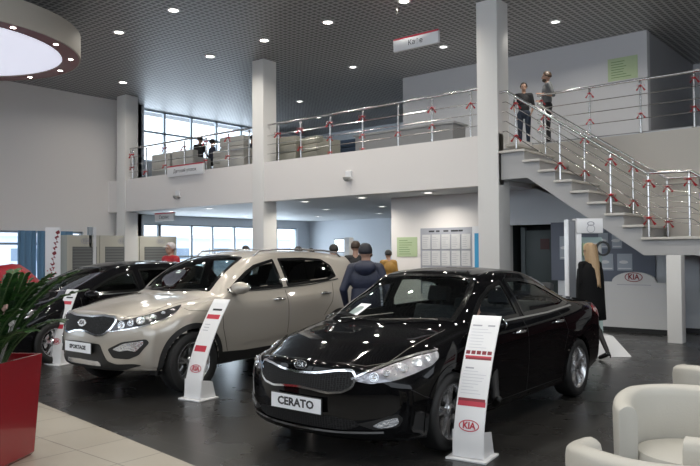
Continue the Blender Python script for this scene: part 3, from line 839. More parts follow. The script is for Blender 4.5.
POSE = dict(pel=(0, 0, .95), wai=(0, 0, 1.10), che=(0, 0, 1.28), nec=(0, .01, 1.46), hea=(0, -.015, 1.63),
            sl=(.175, 0, 1.425), sr=(-.175, 0, 1.425), el=(.225, .02, 1.14), er=(-.225, .02, 1.14), wl=(.235, -.06, .90), wr=(-.235, -.06, .90),
            hl=(.09, 0, .93), hr=(-.09, 0, .93), kl=(.10, -.015, .50), kr=(-.10, -.015, .50), al=(.10, .02, .09), ar=(-.10, .02, .09),
            tl=(.12, -.15, .035), tr=(-.12, -.15, .035))
def person(loc, rz, label, top, legs, hair, H=1.75, pose=None, vox=.012, bulk=1., skin=None, shoes=None, sleeves=True, hairkind='short', hands=True, name='person', group=None, head_turn=0, fem=False, nolegs=False):
    J = {k: Vector(v) for k, v in POSE.items()}
    if pose:
        for k, v in pose.items(): J[k] = Vector(v)
    zl = []; mb = MB(); skin = skin or SKIN; shoes = shoes or BLACKPL
    B = bulk; w = .92 if fem else 1.
    HR = Matrix.Rotation(head_turn, 3, 'Z')
    # torso
    ellip(mb, J['pel'], (.165 * w * (1.04 if fem else 1), .112 * B, .125), 2, zl)
    ellip(mb, J['wai'], (.142 * w * B, .100 * B, .15), 1, zl); ellip(mb, J['che'], (.170 * w * B, .112 * B, .19), 1, zl)
    capsule(mb, J['sl'].lerp(J['sr'], .12), .062 * B, J['sr'].lerp(J['sl'], .12), .062 * B, 1, zl)
    capsule(mb, J['nec'] + Vector((0, 0, -.06)), .062, J['hea'] + Vector((0, .02, -.05)), .050, 0, zl)
    hd = J['hea']
    ellip(mb, hd + Vector((0, .012, .02)), (.076, .094, .098), 0, zl, HR)
    ellip(mb, hd + HR @ Vector((0, -.022, -.045)), (.056, .062, .072), 0, zl, HR)
    ellip(mb, hd + HR @ Vector((0, -.094, -.018)), (.012, .020, .022), 0, zl, HR)
    ellip(mb, hd + HR @ Vector((0, -.080, -.062)), (.024, .010, .009), 0, zl, HR)
    ellip(mb, hd + HR @ Vector((0, -.074, .022)), (.05, .018, .012), 0, zl, HR)
    for sx in (1, -1): ellip(mb, hd + HR @ Vector((.078 * sx, .008, -.008)), (.010, .020, .030), 0, zl, HR)
    for s in 'lr':
        sg = 1 if s == 'l' else -1
        sh, e, wv = J['s' + s], J['e' + s], J['w' + s]
        capsule(mb, sh, .058 * B, e, .044 * B, 1, zl); 
        capsule(mb, e, .043 * B if sleeves else .040, wv, .030 * B if sleeves else .026, 1 if sleeves else 0, zl)
        if hands:
            d = (wv - e).normalized(); pc = wv + d * .055
            fwd = Vector((0, -1, 0)); fwd = (fwd - d * fwd.dot(d)); fwd = fwd.normalized() if fwd.length > .1 else Vector((sg, 0, 0))
            rot = Matrix((d.cross(fwd), fwd, d)).transposed()
            ellip(mb, pc, (.017, .038, .052), 0, zl, rot)
            for k, (ln, of) in enumerate(((.066, .028), (.076, .010), (.070, -.009), (.054, -.027))):
                b0 = pc + d * .038 + fwd * of; b1 = b0 + d * ln * .5 + fwd * of * .2; inn = Vector((-sg, 0, 0)); b2 = b1 + (d * .8 + inn * .5).normalized() * ln * .5
                capsule(mb, b0, .0098, b1, .009, 0, zl, 8); capsule(mb, b1, .009, b2, .0078, 0, zl, 8)
            b0 = pc - d * .012 + fwd * .034; b1 = b0 + (d * .6 + fwd * .7).normalized() * .035; capsule(mb, b0, .012, b1, .0105, 0, zl, 8)
            capsule(mb, b1, .0105, b1 + d * .028, .009, 0, zl, 8)
        if not nolegs:
            h, k, a, t = J['h' + s], J['k' + s], J['a' + s], J['t' + s]
            f = .86 if fem else 1.
            capsule(mb, h, .088 * f, k, .060 * f, 2, zl); capsule(mb, k, .057 * f, a + (k - a) * .0, .038 * f, 2, zl)
            capsule(mb, k + (a - k) * .25 + Vector((0, .012, 0)), .056 * f, k + (a - k) * .5, .046 * f, 2, zl)
            capsule(mb, a + Vector((0, .015, -.045)), .038, t, .032, 3, zl)
    s = H / 1.75
    me = bpy.data.meshes.new('tmpb'); me.from_pydata([tuple(v) for v in mb.v], [], mb.f)
    tmp = bpy.data.objects.new('tmpb', me); COL.objects.link(tmp)
    md = tmp.modifiers.new('r', 'REMESH'); md.mode = 'VOXEL'; md.voxel_size = vox
    m2 = tmp.modifiers.new('s', 'SMOOTH'); m2.iterations = 3; m2.factor = .5
    dg = bpy.context.evaluated_depsgraph_get(); body = bpy.data.meshes.new_from_object(tmp.evaluated_get(dg))
    bpy.data.objects.remove(tmp)
    for m in (skin, top, legs, shoes): body.materials.append(m)
    zs = [zone_of(p.center, zl) for p in body.polygons]
    body.polygons.foreach_set('material_index', zs); body.polygons.foreach_set('use_smooth', [True] * len(zs))
    root = empty(name, loc, rz, label, 'person', group); root.scale = (s, s, s)
    o = bpy.data.objects.new('body', body); link(o, root)
    HM = Matrix.Translation(hd) @ Matrix.Rotation(head_turn, 4, 'Z')
    for sx in (1, -1):
        e = MB(); e.ball(HM @ Vector((.030 * sx, -.078, .004)), (.011, .006, .006), 10, 8); e.build('eye', INK, o, smooth=3)
    # hair
    hb = MB(); rows = []
    def hpt(az, el, r=1.06):
        # el from crown; az 0 = back
        x = .080 * r * math.sin(el) * math.sin(az); y = .098 * r * math.sin(el) * math.cos(az); z = .102 * r * math.cos(el)
        return HM @ Vector((x, y + .012, z + .02))
    nA = 28
    for i in range(11):
        row = []
        for k in range(nA):
            az = 2 * PI * k / nA - PI
            front = smooth01((abs(az) / PI - .5) / .35)
            lim = (1.95 if hairkind != 'bald' else 1.2) * (1 - front) + .95 * front
            r = 1.06 + .10 * math.sin(min(1, i / 5) * PI / 2) * (1 - .5 * front) * (1 if i < 10 else 0)
            jitter = .012 * math.sin(az * 9 + i)
            row.append(hpt(az, .02 + lim * i / 10, r + jitter - (.12 if i == 10 else 0)))
        rows.append(row)
    hb.grid(rows, closeu=True)
    if hairkind == 'cap':
        hb.build('cap', hair, root, smooth=3)
        v = MB(); v.grid([[HM @ Vector((.075 * math.sin(a) , -.085 - .075 * t * math.cos(a), .045 - .015 * t)) for a in [-1.1 + 2.2 * i / 12 for i in range(13)]] for t in (0, .5, 1)])
        v.build('cap_peak', hair, root, smooth=3)
    else: hb.build('hair', hair, root, smooth=3)
    return root, J, HM

def lofted(rings, name, m, parent, n=28, smooth=3):
    """rings: (centre, rx, ry)"""
    b = MB(); b.grid([[Vector(c) + Vector((rx * math.cos(2 * PI * k / n), ry * math.sin(2 * PI * k / n), 0)) for k in range(n)] for c, rx, ry in rings], closeu=True)
    return b.build(name, m, parent, smooth=smooth)

# ------------------------------------------------------------------ the building
X0, X1, YB, YF = -21.5, 5.5, 23.2, -6.0
PY = 13.05
struct('floor', DARKTILE, -22.5, 8, 3.33, 24, -.12, 0.)
fl = MB(); fl.prism([(-22.5, -8), (8, -8), (8, 3.34), (-4.33, 3.34), (-7.6, 3.72), (-22.5, 5.45)], -.12, .004); o = fl.build('floor_entrance', LIGHTTILE); o['kind'] = 'structure'
struct('ceiling', CEIL, -23, 8, -8, 24, 6.82, 6.95)
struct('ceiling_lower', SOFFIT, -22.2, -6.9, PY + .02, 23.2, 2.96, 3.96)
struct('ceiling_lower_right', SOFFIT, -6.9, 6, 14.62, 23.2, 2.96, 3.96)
struct('floor_upper', CARPET, -22.2, -6.9, PY + .25, 23.2, 3.96, 4.0)
struct('floor_upper_right', CARPET, -6.9, 6, 14.75, 23.2, 3.96, 4.0)
struct('wall_balcony_fascia', WHITE, X0, -6.88, PY, PY + .2, 2.955, 4.01)
struct('wall_stair_fascia', WARM, -6.9, 6, 14.55, 14.70, 2.955, 3.93)
struct('wall_left', WHITE, X0 - .3, X0, YF, 14.35, 2.30, 6.82)
struct('wall_left_low', WHITE, X0 - .3, X0, 12.15, 14.35, 0, 2.30)
struct('wall_left_sill', WHITE, X0 - .3, X0, YF, 12.15, 0, .35)
for i, (a, b) in enumerate(((-7.36, -6.88), (-14.30, -13.86), (-20.95, -20.45))):
    struct('wall_pillar_%d' % (i + 1), PILLARM, a, b, PY - .03, PY + .46, 0, 6.82, bevel=.012)
# window wall on the far west side
def glazing(n, x, ys, z0, z1, rails, label=None):
    root = empty('window_%d' % n, (0, 0, 0)); root['kind'] = 'structure'
    f = MB()
    for y in ys: f.box(x - .05, x + .05, y - .04, y + .04, z0, z1)
    for z in rails: f.box(x - .05, x + .05, ys[0], ys[-1], z - .035, z + .035)
    f.build('window_frame', MULL, root)
    for i in range(len(ys) - 1):
        g = MB(); g.box(x - .008, x + .008, ys[i] + .04, ys[i + 1] - .04, z0 + .02, z1 - .02); g.build('window_pane', GL_CLEAR, root)
    return root
glazing(1, -22.0, [14.5, 15.64, 16.87, 18.10, 19.41, 20.2], 4.9, 6.80, [4.93, 6.0, 6.78])
struct('wall_west_upper_sill', BLUEWALL, -22.2, -21.9, 14.2, 20.2, 3.95, 4.92)
struct('wall_west_upper_end', BLUEWALL, -22.2, -21.9, 20.2, 23.2, 3.95, 6.82)
struct('wall_west_jog', BLUEWALL, -22.2, -21.5, 14.2, 14.45, 0, 6.82)
glazing(2, -21.8, [15.30, 16.72, 17.73, 18.85, 20.0, 21.2, 22.4], .15, 2.66, [.2, 1.45, 2.62])
struct('wall_west_lower_top', BLUEWALL, -22.1, -21.7, 14.2, 23.2, 2.64, 2.96)
struct('wall_west_lower_end', BLUEWALL, -22.1, -21.7, 22.4, 23.2, 0, 2.66)
struct('wall_west_lower_pier', BLUEWALL, -22.1, -21.7, 14.2, 15.26, 0, 2.05)
glazing(3, -21.8, [14.2, 15.26], 2.05, 2.66, [2.08, 2.62])
struct('wall_back', BLUEWALL, -22.2, 6, 23.2, 23.4, 0, 6.82)
# glazing behind the blue curtains, left wall
glazing(4, -21.65, [YF, -3.5, -1, 1.5, 4.0, 6.5, 8.2, 9.3, 10.6, 11.4, 12.15], .35, 2.30, [.4, 1.9, 2.27])
# right part: lower wall, doorway, opening
struct('wall_posters', WHITE, -10.78, -7.45, 14.60, 14.75, 0, 2.96)
struct('wall_door_head', BLUEWALL, -7.45, -6.32, 14.60, 14.75, 2.17, 2.96)
struct('wall_right_low', BLUEWALL, -6.32, -3.50, 14.60, 14.75, 0, 2.96)
struct('wall_posters_side', GREYW, -10.78, -10.62, 14.75, 16.2, 0, 2.96)
struct('wall_door_recess', DARKV, -7.6, -6.2, 15.25, 15.35, 0, 2.6)  # near-black colour stands in for the shade inside the door recess
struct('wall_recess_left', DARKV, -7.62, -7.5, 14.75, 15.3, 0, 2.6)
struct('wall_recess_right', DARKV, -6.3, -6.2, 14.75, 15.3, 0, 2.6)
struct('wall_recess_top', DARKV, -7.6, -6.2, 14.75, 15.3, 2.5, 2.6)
d = empty('door_1', (-6.82, 14.98, 0)); d['kind'] = 'structure'
part_box('door_leaf', DARKDOOR, d, -.42, .46, -.03, .03, 0, 2.05, bevel=.004)
part_box('door_jamb', mat('door_jamb_grey', (.10, .12, .13), .4), d, -.52, -.42, -.05, .06, 0, 2.12)
b = MB(); b.tube([(-.34, -.03, 1.0), (-.34, -.07, 1.0), (-.24, -.07, 1.0)], .01, 8); b.build('door_handle', STEEL, d)
part_box('door_notice', mat('dark_red_notice', (.05, .012, .012), .4), d, -.05, .16, -.045, -.031, 1.62, 1.86)
struct('trim_baseboard_right', mat('dark_skirting', (.035, .035, .04), .4), -6.32, -3.5, 14.585, 14.60, 0, .09)
struct('wall_upper', GREYW, -12.3, -5.2, 17.3, 17.5, 3.96, 6.82)
struct('wall_upper_side', mat('dark_grey_wall', (.30, .30, .31), .6), -5.4, -5.2, 17.5, 21.4, 3.96, 6.82)  # side wall in a darker grey than the wall beside it
struct('wall_upper_end', GREYW, -5.2, 6, 21.4, 21.6, 3.96, 6.82)
struct('wall_upper_left_side', GREYW, -12.3, -12.1, 17.5, 23.2, 3.96, 6.82)
struct('wall_red', mat('deep_red_wall', (.10, .006, .010), .5), -3.95, 4, 16.2, 16.35, 0, 2.96)
struct('wall_right', WHITE, X1, X1 + .2, 9.0, 23.2, 0, 6.82)
struct('wall_right_low', mat('unseen_wall_dark', (.10, .10, .10), .6), X1, X1 + .2, YF, 9.0, 0, 2.4)  # unseen wall added to cut the side light on the armchairs
struct('wall_unseen_front_low', mat('unseen_wall_dark', (.10, .10, .10), .6), X0, X1, YF - .2, YF, 0, 2.7)  # unseen wall kept low and dark to limit reflections in the black cars
for _x in (-21.4, -16, -10.6, -5.2, .2, 5.3): struct('trim_unseen_mullion', MULL, _x - .08, _x + .08, YF - .16, YF, 2.7, 6.82)  # unseen mullions of a high opening added to let sky light in
struct('wall_inner_column', PILLARM, -16.95, -16.70, 20, 20.25, 0, 2.12)
# outside
struct('ground_outside', SNOW, -80, -22.6, -30, 60, -.3, -.1)
b = empty('long_shed', (-60, 30, -.1), 0, 'long pale blue building seen through the far ground-floor windows', 'building')
part_box('wall', FARB, b, -3, 3, -22, 30, 0, 3.1); part_box('roof', SNOW, b, -3.4, 3.4, -22.4, 30.4, 3.1, 3.4)
for i in range(9): part_box('window', mat('far_window', (.18, .24, .32), .3), b, 2.98, 3.05, -19 + i * 5, -16.5 + i * 5, 1.1, 2.1)

# ------------------------------------------------------------------ stairs
st = empty('staircase', (-6.4, PY, 0), 0, 'straight concrete staircase with pale stone treads rising behind the tall pillar', 'staircase')
SX, SY0, SY1 = -6.4, PY + .02, 14.5
RIS, RUN = .227, .326
def tz(k): return 3.64 - RIS * k
def tx(k): return -6.69 + RUN * k
for k in range(9):
    x0 = tx(k); x1 = x0 + RUN + .05
    if k == 0: x0 = -6.88
    if k == 8: x1 = -1.9
    part_box('tread', STONE, st, x0 - SX, x1 - SX, SY0 - .03 - PY, SY1 - PY, tz(k) - .045, tz(k), bevel=.006)
part_box('tread', STONE, st, -6.95 - SX, -6.65 - SX, SY0 + .3 - PY, SY1 - PY, 3.77, 3.82, bevel=.006)
poly = [(-6.88, 3.59)]
for k in range(9):
    poly += [(tx(k) + RUN if k < 8 else -1.9, tz(k) - .045)]
    if k < 8: poly += [(tx(k) + RUN, tz(k + 1) - .045)]
poly = [(-6.88, 3.595), (tx(1), 3.595)]
for k in range(1, 9):
    poly.append((tx(k), tz(k) - .046)); poly.append((tx(k + 1) if k < 8 else -1.9, tz(k) - .046))
poly += [(-1.9, 1.50), (tx(8) + .02, 1.50), (-6.30, 3.06), (-6.88, 3.06)]
fb = MB(); n = len(poly)
fb.add([(x - SX, SY0 + .06 - PY, z) for x, z in poly] + [(x - SX, SY1 - PY - .04, z) for x, z in poly], [tuple(range(n)), tuple(reversed(range(n, 2 * n)))] + [(i, n + i, n + (i + 1) % n, (i + 1) % n) for i in range(n)])
fb.build('flight_slab', CONC, st)
poly2 = [(-3.15, 1.52)]
for k in range(7):
    part_box('tread', STONE, st, -3.05 + .3 * k - SX, -2.70 + .3 * k - SX, SY0 - .03 - PY, SY1 - PY, 1.775 - .227 * (k + 1), 1.82 - .227 * (k + 1), bevel=.006) if k > 3 else None
struct('wall_stair_post', PILLARM, -3.60, -3.36, 12.82, 13.06, 0, 1.50, bevel=.01)
struct('wall_stairwell_edge', WHITE, -6.9, -6.87, PY + .46, 14.6, 2.96, 3.99)
wq = [(-6.86, 2.96), (-6.20, 2.96)] + [(tx(8), 1.83), (-3.45, 1.83), (-3.45, 2.96)]
wq = [(-6.86, 3.0), (-6.25, 3.0), (tx(8) - .12, 1.58), (-3.45, 1.58), (-3.45, 2.98)]
ws = MB(); n = len(wq); ws.add([(x, 14.50, z) for x, z in wq] + [(x, 14.56, z) for x, z in wq], [tuple(range(n)), tuple(reversed(range(n, 2 * n)))] + [(i, n + i, n + (i + 1) % n, (i + 1) % n) for i in range(n)])
o = ws.build('wall_stair_side', WARM); o['kind'] = 'structure'
st2 = MB(); q = [(-3.2, 1.5), (-1.9, 1.5), (-1.0, .6), (-1.0, .2), (-1.4, .2), (-2.6, 1.2), (-3.0, 1.44)]
n = len(q); st2.add([(x - SX, .08, z) for x, z in q] + [(x - SX, 1.4, z) for x, z in q], [tuple(range(n)), tuple(reversed(range(n, 2 * n)))] + [(i, n + i, n + (i + 1) % n, (i + 1) % n) for i in range(n)]); st2.build('lower_slab', CONC, st)

# ------------------------------------------------------------------ railings
def rail_z(x):
    if x < -6.72: return 4.86
    if x < -3.98: return 4.86 + (2.97 - 4.86) * (x + 6.72) / 2.74
    if x < -3.25: return 2.97 - .02 * (x + 3.98)
    return 2.955 - (x + 3.25) * .69
BOW = None
def bow_mesh():
    b = MB()
    for s in (1, -1):
        for t0 in (0,):
            rows = []
            for k in range(13):
                a = 2 * PI * k / 12
                x = s * (.012 + .045 * (1 - math.cos(a)) / 2 * 1.0); z = .028 * math.sin(a) * (1 - math.cos(a)) / 2 + .0; 
                rows.append([(x, -.030 - .006 * math.sin(a), z + .003), (x, -.062 - .006 * math.sin(a), z - .003)])
            b.grid(rows)
        b.grid([[(s * .006, -.034, 0), (s * .006, -.056, 0)], [(s * .03, -.04, -.045), (s * .042, -.060, -.040)], [(s * .05, -.038, -.085), (s * .072, -.062, -.072)]])
    b.ball((0, -.044, 0), (.014, .016, .014), 10, 8)
    b.tube([(.026 * math.cos(t * PI / 6), .026 * math.sin(t * PI / 6), 0) for t in range(12)], .008, 6, closed=True)
    return b
BM_ = bow_mesh(); BOWME = None
def bow(x, y, z, label, group, s=1., tilt=0):
    global BOWME
    if BOWME is None:
        o = BM_.build('ribbon_bow', RIBBON, None, smooth=SM); BOWME = o
    else:
        o = BOWME.copy(); COL.objects.link(o)
    o.location = (x, y, z); o.rotation_euler = (0, tilt, R(25)); o.scale = (s, s, s)
    setp(o, label, 'ribbon', group); return o

def railing(name, label, pts, posts, bars, zf, zr, top_r=.026):
    """pts: handrail polyline; posts: (x, y, zbase, ztop); bars: list of polylines"""
    root = empty(name, (pts[0][0], pts[0][1], zf), 0, label, 'railing')
    L = Vector(root.location)
    b = MB(); b.tube([Vector(p) - L for p in pts], top_r, 12); b.build('handrail', STEEL, root, smooth=SM)
    for (x, y, z0, z1) in posts:
        b = MB(); q = Vector((x, y, 0)) - Vector((L.x, L.y, 0))
        b.tube([(q.x, q.y, z0 - L.z), (q.x, q.y, z1 - L.z)], .021, 10)
        b.lathe([(.001, z0 - L.z + .012), (.045, z0 - L.z + .012), (.05, z0 - L.z), (.001, z0 - L.z)], 16, M=Matrix.Translation((q.x, q.y, 0)))
        b.lathe([(.03, z1 - L.z - .05), (.032, z1 - L.z - .02), (.018, z1 - L.z)], 12, M=Matrix.Translation((q.x, q.y, 0)))
        b.build('post', STEEL, root, smooth=SM)
    for pl in bars:
        b = MB(); b.tube([Vector(p) - L for p in pl], .0085, 8); b.build('rail_bar', STEEL, root, smooth=SM)
    return root
RY = 13.18
def balcony(name, label, x0, x1, xs, bows, where):
    posts = [(x, RY, 4.0, 4.98) for x in xs]
    bars = [[(x0, RY - .03, z), (x1, RY - .03, z)] for z in (4.24, 4.49, 4.73)]
    r = railing(name, label, [(x0, RY, 5.03), (x1, RY, 5.03)], posts, bars, 4.0, 5.03)
    for i, (k, z) in enumerate(bows):
        h = 'near the top' if z > 4.6 else 'low down' if z < 4.4 else 'halfway up'
        bow(xs[k], RY, z, 'red bow %s on the %s post of the %s' % (h, ORD[k], where), 'red ribbons on the balcony railings', 1.5 if z > 4.6 else 1.2)
balcony('balcony_railing', 'steel balcony railing between the left wall and the first white pillar', -20.4, -14.32, [-20.25, -19.48, -18.46, -17.5, -16.47, -15.47, -14.6],
        [(0, 4.82), (0, 4.40), (1, 4.20), (2, 4.86), (2, 4.32), (3, 4.80), (4, 4.85), (4, 4.30), (5, 4.86), (5, 4.34)], 'leftmost balcony railing')
balcony('balcony_railing', 'steel balcony railing between the two tall white pillars', -13.84, -7.40, [-13.44, -12.62, -11.6, -10.56, -9.51, -8.58, -7.60],
        [(0, 4.75), (1, 4.78), (1, 4.30), (2, 4.82), (2, 4.45), (2, 4.08), (3, 4.84), (3, 4.40), (3, 4.06), (4, 4.34), (5, 4.78), (5, 4.40), (6, 4.74)], 'middle balcony railing')
# stair railings
NY, FY = PY + .06, 14.30
def off(dz, y, xs): return [(x, y, rail_z(x) - dz) for x in xs]
near_posts = [(-6.52, NY, 3.64), (-5.60, NY, tz(3)), (-4.63, NY, tz(6)), (-3.96, NY, 1.82), (-3.28, NY, 1.82)]
keyx = [-6.80, -6.72, -3.98, -3.25, -2.2]
barsn = [off(d, NY - .03, keyx) for d in (.22, .42, .62, .82)]
railing('stair_railing', 'steel stair railing on the open side, running down from the tall pillar to the landing', off(0, NY, [-6.88] + keyx[1:]), [(x, y, z, rail_z(x) - .02) for x, y, z in near_posts], barsn, 3.6, 4.9, .030)
far_posts = [(-6.43, FY, 3.64), (-5.58, FY, tz(3)), (-4.61, FY, tz(6)), (-3.97, FY, 1.82)]
barsf = [off(d, FY - .03, [-6.6, -3.98, -3.05]) for d in (.22, .42, .62, .82)]
railing('stair_railing', 'steel stair railing on the far side of the steps, along the beige wall', [(-6.6, FY, rail_z(-6.6)), (-3.98, FY, 2.97), (-3.05, FY, 2.955), (-3.0, NY, 2.955)], [(x, y, z, rail_z(x) - .02) for x, y, z in far_posts], barsf, 3.6, 4.9, .026)
for i, (x, y, z) in enumerate(near_posts):
    for dz, w in ((.14, 'near the top'), (.80, 'low down')):
        if (i, dz) in ((4, .80), (1, .14)): continue
        bow(x, y, rail_z(x) - dz, 'red bow %s on the %s post of the open-side stair railing' % (w, ORD[i]), 'red ribbons on the staircase', 1.6)
for i, (x, y, z) in enumerate(far_posts):
    for dz, w in ((.16, 'near the top'), (.84, 'low down')):
        if (i, dz) in ((0, .84),): continue
        bow(x, y, rail_z(x) - dz, 'red bow %s on the %s post of the far stair railing' % (w, ORD[i]), 'red ribbons on the staircase', 1.4)
UX = [-6.66, -5.58, -4.54, -3.54, -2.5]
railing('landing_railing', 'steel railing along the upper floor beyond the staircase, above the beige wall', [(-6.75, 14.62, 5.03), (-1.5, 14.62, 5.03)], [(x, 14.62, 3.94, 5.0) for x in UX],
        [[(-6.75, 14.59, z), (-1.5, 14.59, z)] for z in (4.24, 4.49, 4.73)], 3.94, 5.03)
for i, x in enumerate(UX[:4]):
    for z, w in ((4.90, 'near the top'), (4.34, 'low down')):
        bow(x, 14.62, z, 'red bow %s on the %s post of the upper railing beyond the stairs' % (w, ORD[i]), 'red ribbons on the upper-floor railing', 1.3)

# ------------------------------------------------------------------ ceiling lights
LIGHTN = [0]
def lamp_light(x, y, z, e, size=.14, col=(1, .95, .86)):
    l = bpy.data.lights.new('downlight_beam', 'AREA'); l.shape = 'DISK'; l.size = size; l.energy = e; l.color = col; l.spread = R(150)
    o = bpy.data.objects.new('downlight_beam', l); COL.objects.link(o); o.location = (x, y, z); return o
def downlight(x, y, z, label, group, lens, e, r=.085):
    root = empty('ceiling_downlight', (x, y, z), 0, label, 'ceiling light', group)
    b = MB(); b.lathe([(r, -.012), (r * 1.45, -.010), (r * 1.5, 0), (r * 1.5, .02), (r, .02)], 24, closed=True); b.build('trim_ring', PLASTW, root, smooth=SM)
    b = MB(); b.lathe([(.001, -.004), (r, -.004)], 24); b.build('lens', lens, root)
    if e: l = lamp_light(x, y, z - .03, e, r * 1.6)
tall = [(-14.77, 9.23, 'right of the lit disc, nearest to it'), (-12.53, 9.15, 'at the top edge, second to the right of the lit disc'), (-19.06, 12.06, 'in the far left corner below the lit disc'),
        (-14.78, 11.96, 'just left of the far tall pillar'), (-12.65, 11.92, 'directly above the far tall pillar'), (-10.55, 11.92, 'midway between the two tall pillars'), (-8.45, 11.95, 'above the hanging cafe sign')]
for x, y, w in tall:
    downlight(x, y, 6.82, 'bright ceiling downlight ' + w, 'downlights in the tall grid ceiling', LENS, 30, .10)
for x, y, w in ((-19.0, 17.6, 'left'), (-16.9, 17.6, 'middle'), (-18.4, 20.2, 'far')):
    downlight(x, y, 6.82, 'dim downlight over the balcony lounge by the big windows, ' + w, 'downlights over the upper floor', LENSL, 10, .09)
for x, y in ((-12.6, 15.3), (-9.6, 15.3), (-6.6, 15.3), (-3.6, 15.3), (-.8, 15.3)):  # added fill lamps that lighten the upper-floor wall
    downlight(x, y, 6.82, 'added round fill downlight over the upper-floor walkway', 'added downlights over the walkway', LENSL, 34, .09)
for x, y in ((-5.6, 13.9), (-2.5, 11.4), (.2, 13.4)):
    pass
for y in (6.4, 3.6, .8, 9.2):
    for x in (-10.4, -8.3, -6.2, -4.1, -2.0, .1):
        downlight(x, y, 6.82, 'round bright downlight in the high grid ceiling above the parked cars', 'overhead downlights above the cars', LENS, 26, .10)
low = [(-13.1, 13.83), (-15.09, 16.91), (-18.27, 20.01), (-11.12, 13.82), (-12.9, 17.0), (-15.34, 20.04), (-9.07, 13.73), (-19.38, 14.09), (-17.28, 13.94), (-20.17, 17.99)]
lw = ['nearest, left of the centre of the opening', 'middle row, left of the black-shirted man', 'far row, behind the far pillar', 'nearest, above the man in the black shirt', 'middle row, beside the poster wall edge', 'far row, beside the poster wall edge',
      'above the poster wall', 'beside the small hanging sign', 'second from the small hanging sign', 'deep in the room, left of the far tall pillar']
for (x, y), w in zip(low, lw): downlight(x, y, 2.958, 'white downlight under the balcony, ' + w, 'downlights under the balcony', LENSL, 24, .10)

# lit ceiling disc
dc = empty('ceiling_disc_light', (-15.7, 5.65, 5.82), 0, 'huge round backlit ceiling disc with a maroon rim, top left', 'ceiling light')
b = MB(); b.lathe([(2.36, 0.0), (2.36, .02), (2.72, .0), (2.72, -.001)], 96)
b = MB(); b.lathe([(2.36, 0), (2.71, 0)], 96); b.build('rim_ring', DOMERED, dc)
b = MB(); b.lathe([(2.71, -.004), (2.74, 0), (2.74, .50), (.01, .52)], 96); b.build('side_band', DOMESIDE, dc, smooth=SM)
b = MB(); b.lathe([(.01, .03), (2.37, .03)], 96); b.build('light_panel', DOME, dc)
for k in range(14):
    a = 2 * PI * k / 14 + .15
    q = MB(); q.lathe([(.001, -.006), (.035, -.006), (.05, -.002), (.05, .004)], 16, M=Matrix.Translation((2.535 * math.cos(a), 2.535 * math.sin(a), 0))); q.build('spot', LENS, dc)
for a in range(4): 
    q = MB(); t = a * PI / 2 + .4; q.tube([(2.2 * math.cos(t), 2.2 * math.sin(t), .51), (2.2 * math.cos(t), 2.2 * math.sin(t), 1.0)], .012, 6); q.build('hanger', STEEL, dc)

# ------------------------------------------------------------------ signs
def sign(name, label, x0, x1, y, z0, z1, txt, size, red=True, hang=None, th=.03):
    cx = (x0 + x1) / 2; root = empty(name, (cx, y, z0), 0, label, 'sign'); w = (x1 - x0) / 2; h = z1 - z0
    part_box('panel', PLASTW, root, -w, w, -th, th, 0, h, bevel=.004)
    if red: part_box('red_edge', REDINK, root, -w, w, -th - .002, th + .002, h - .035, h + .003)
    text_mesh(txt, size, INK, 'lettering', root, Matrix.Translation((0, -th - .002, h * .46)) @ Matrix.Rotation(PI / 2, 4, 'X'), .001)
    if hang:
        for sx in (-.85, .85):
            b = MB(); b.tube([(w * sx, 0, h), (w * sx, 0, hang - z0)], .002, 6); b.build('wire', STEEL, root)
    return root
sign('hanging_sign', 'white hanging sign reading Кафе with a red top edge', -8.75, -7.63, 12.0, 5.80, 6.07, 'Кафе', .15, hang=6.82)
sign('balcony_sign', 'white sign reading Детский уголок on the balcony edge, left', -18.08, -16.35, 13.0, 3.90, 4.23, 'Детский уголок', .145)
sign('hanging_sign', 'small white hanging sign under the balcony at the left', -19.3, -18.3, 13.4, 2.60, 2.86, 'Сервис', .15, red=True, hang=2.955)
for x, z, w in ((-10.87, 3.42, 'midway between the tall pillars'), (-17.6, 3.35, 'under the balcony sign at the left')):
    o = empty('security_camera', (x, PY, z), 0, 'small white dome camera on the balcony front, ' + w, 'camera'); o.scale = (1.8, 1.8, 1.8)
    b = MB(); b.box(-.05, .05, -.04, 0, -.05, .07); b.build('bracket', PLASTW, o, bevel=.01)
    b = MB(); b.lathe([(.055, .0), (.05, -.03), (.03, -.05), (.001, -.058)], 16, M=Matrix.Translation((0, -.06, -.02))); b.build('dome', GREYLEATH, o, smooth=SM)

# ------------------------------------------------------------------ posters, boards on the poster wall
def sheet_lines(parent, x0, x1, z0, z1, y, m, n, seed=1, frac=.8):
    rnd = random.Random(seed); b = MB()
    for i in range(n):
        z = z1 - (z1 - z0) * (i + 1) / (n + 1); w = (x1 - x0) * (frac * (.55 + .45 * rnd.random())); s = (x1 - x0) * .08
        b.box(x0 + s, x0 + s + w * .95, y - .001, y, z - (z1 - z0) / n * .22, z)
    return b.build('printing', m, parent)
def poster(name, label, x0, x1, y, z0, z1, m, ink, n, cat='poster', seed=1):
    root = empty(name, ((x0 + x1) / 2, y, z0), 0, label, cat); w = (x1 - x0) / 2; h = z1 - z0
    part_box('sheet', m, root, -w, w, -.012, 0, 0, h)
    sheet_lines(root, -w * .92, w * .92, h * .04, h * .96, -.013, ink, n, seed)
    return root
poster('wall_plan', 'pale green printed plan on the lower white wall beside the poster board', -10.60, -9.98, 14.6, 1.46, 1.95, GREENP, GREENI, 7)
poster('wall_plan', 'pale green printed plan high on the upper-floor grey wall', -6.13, -5.42, 17.3, 5.72, 6.27, GREENP, GREENI, 7, seed=4)
nb = empty('notice_board', (-9.1, 14.6, 0), 0, 'grey notice board with two rows of white sheets, left of the tall pillar', 'notice board')
part_box('backing', PANELBLUE if False else mat('grey_board', (.33, .34, .38), .5), nb, -.75, .75, -.05, 0, .55, 2.16, bevel=.006)
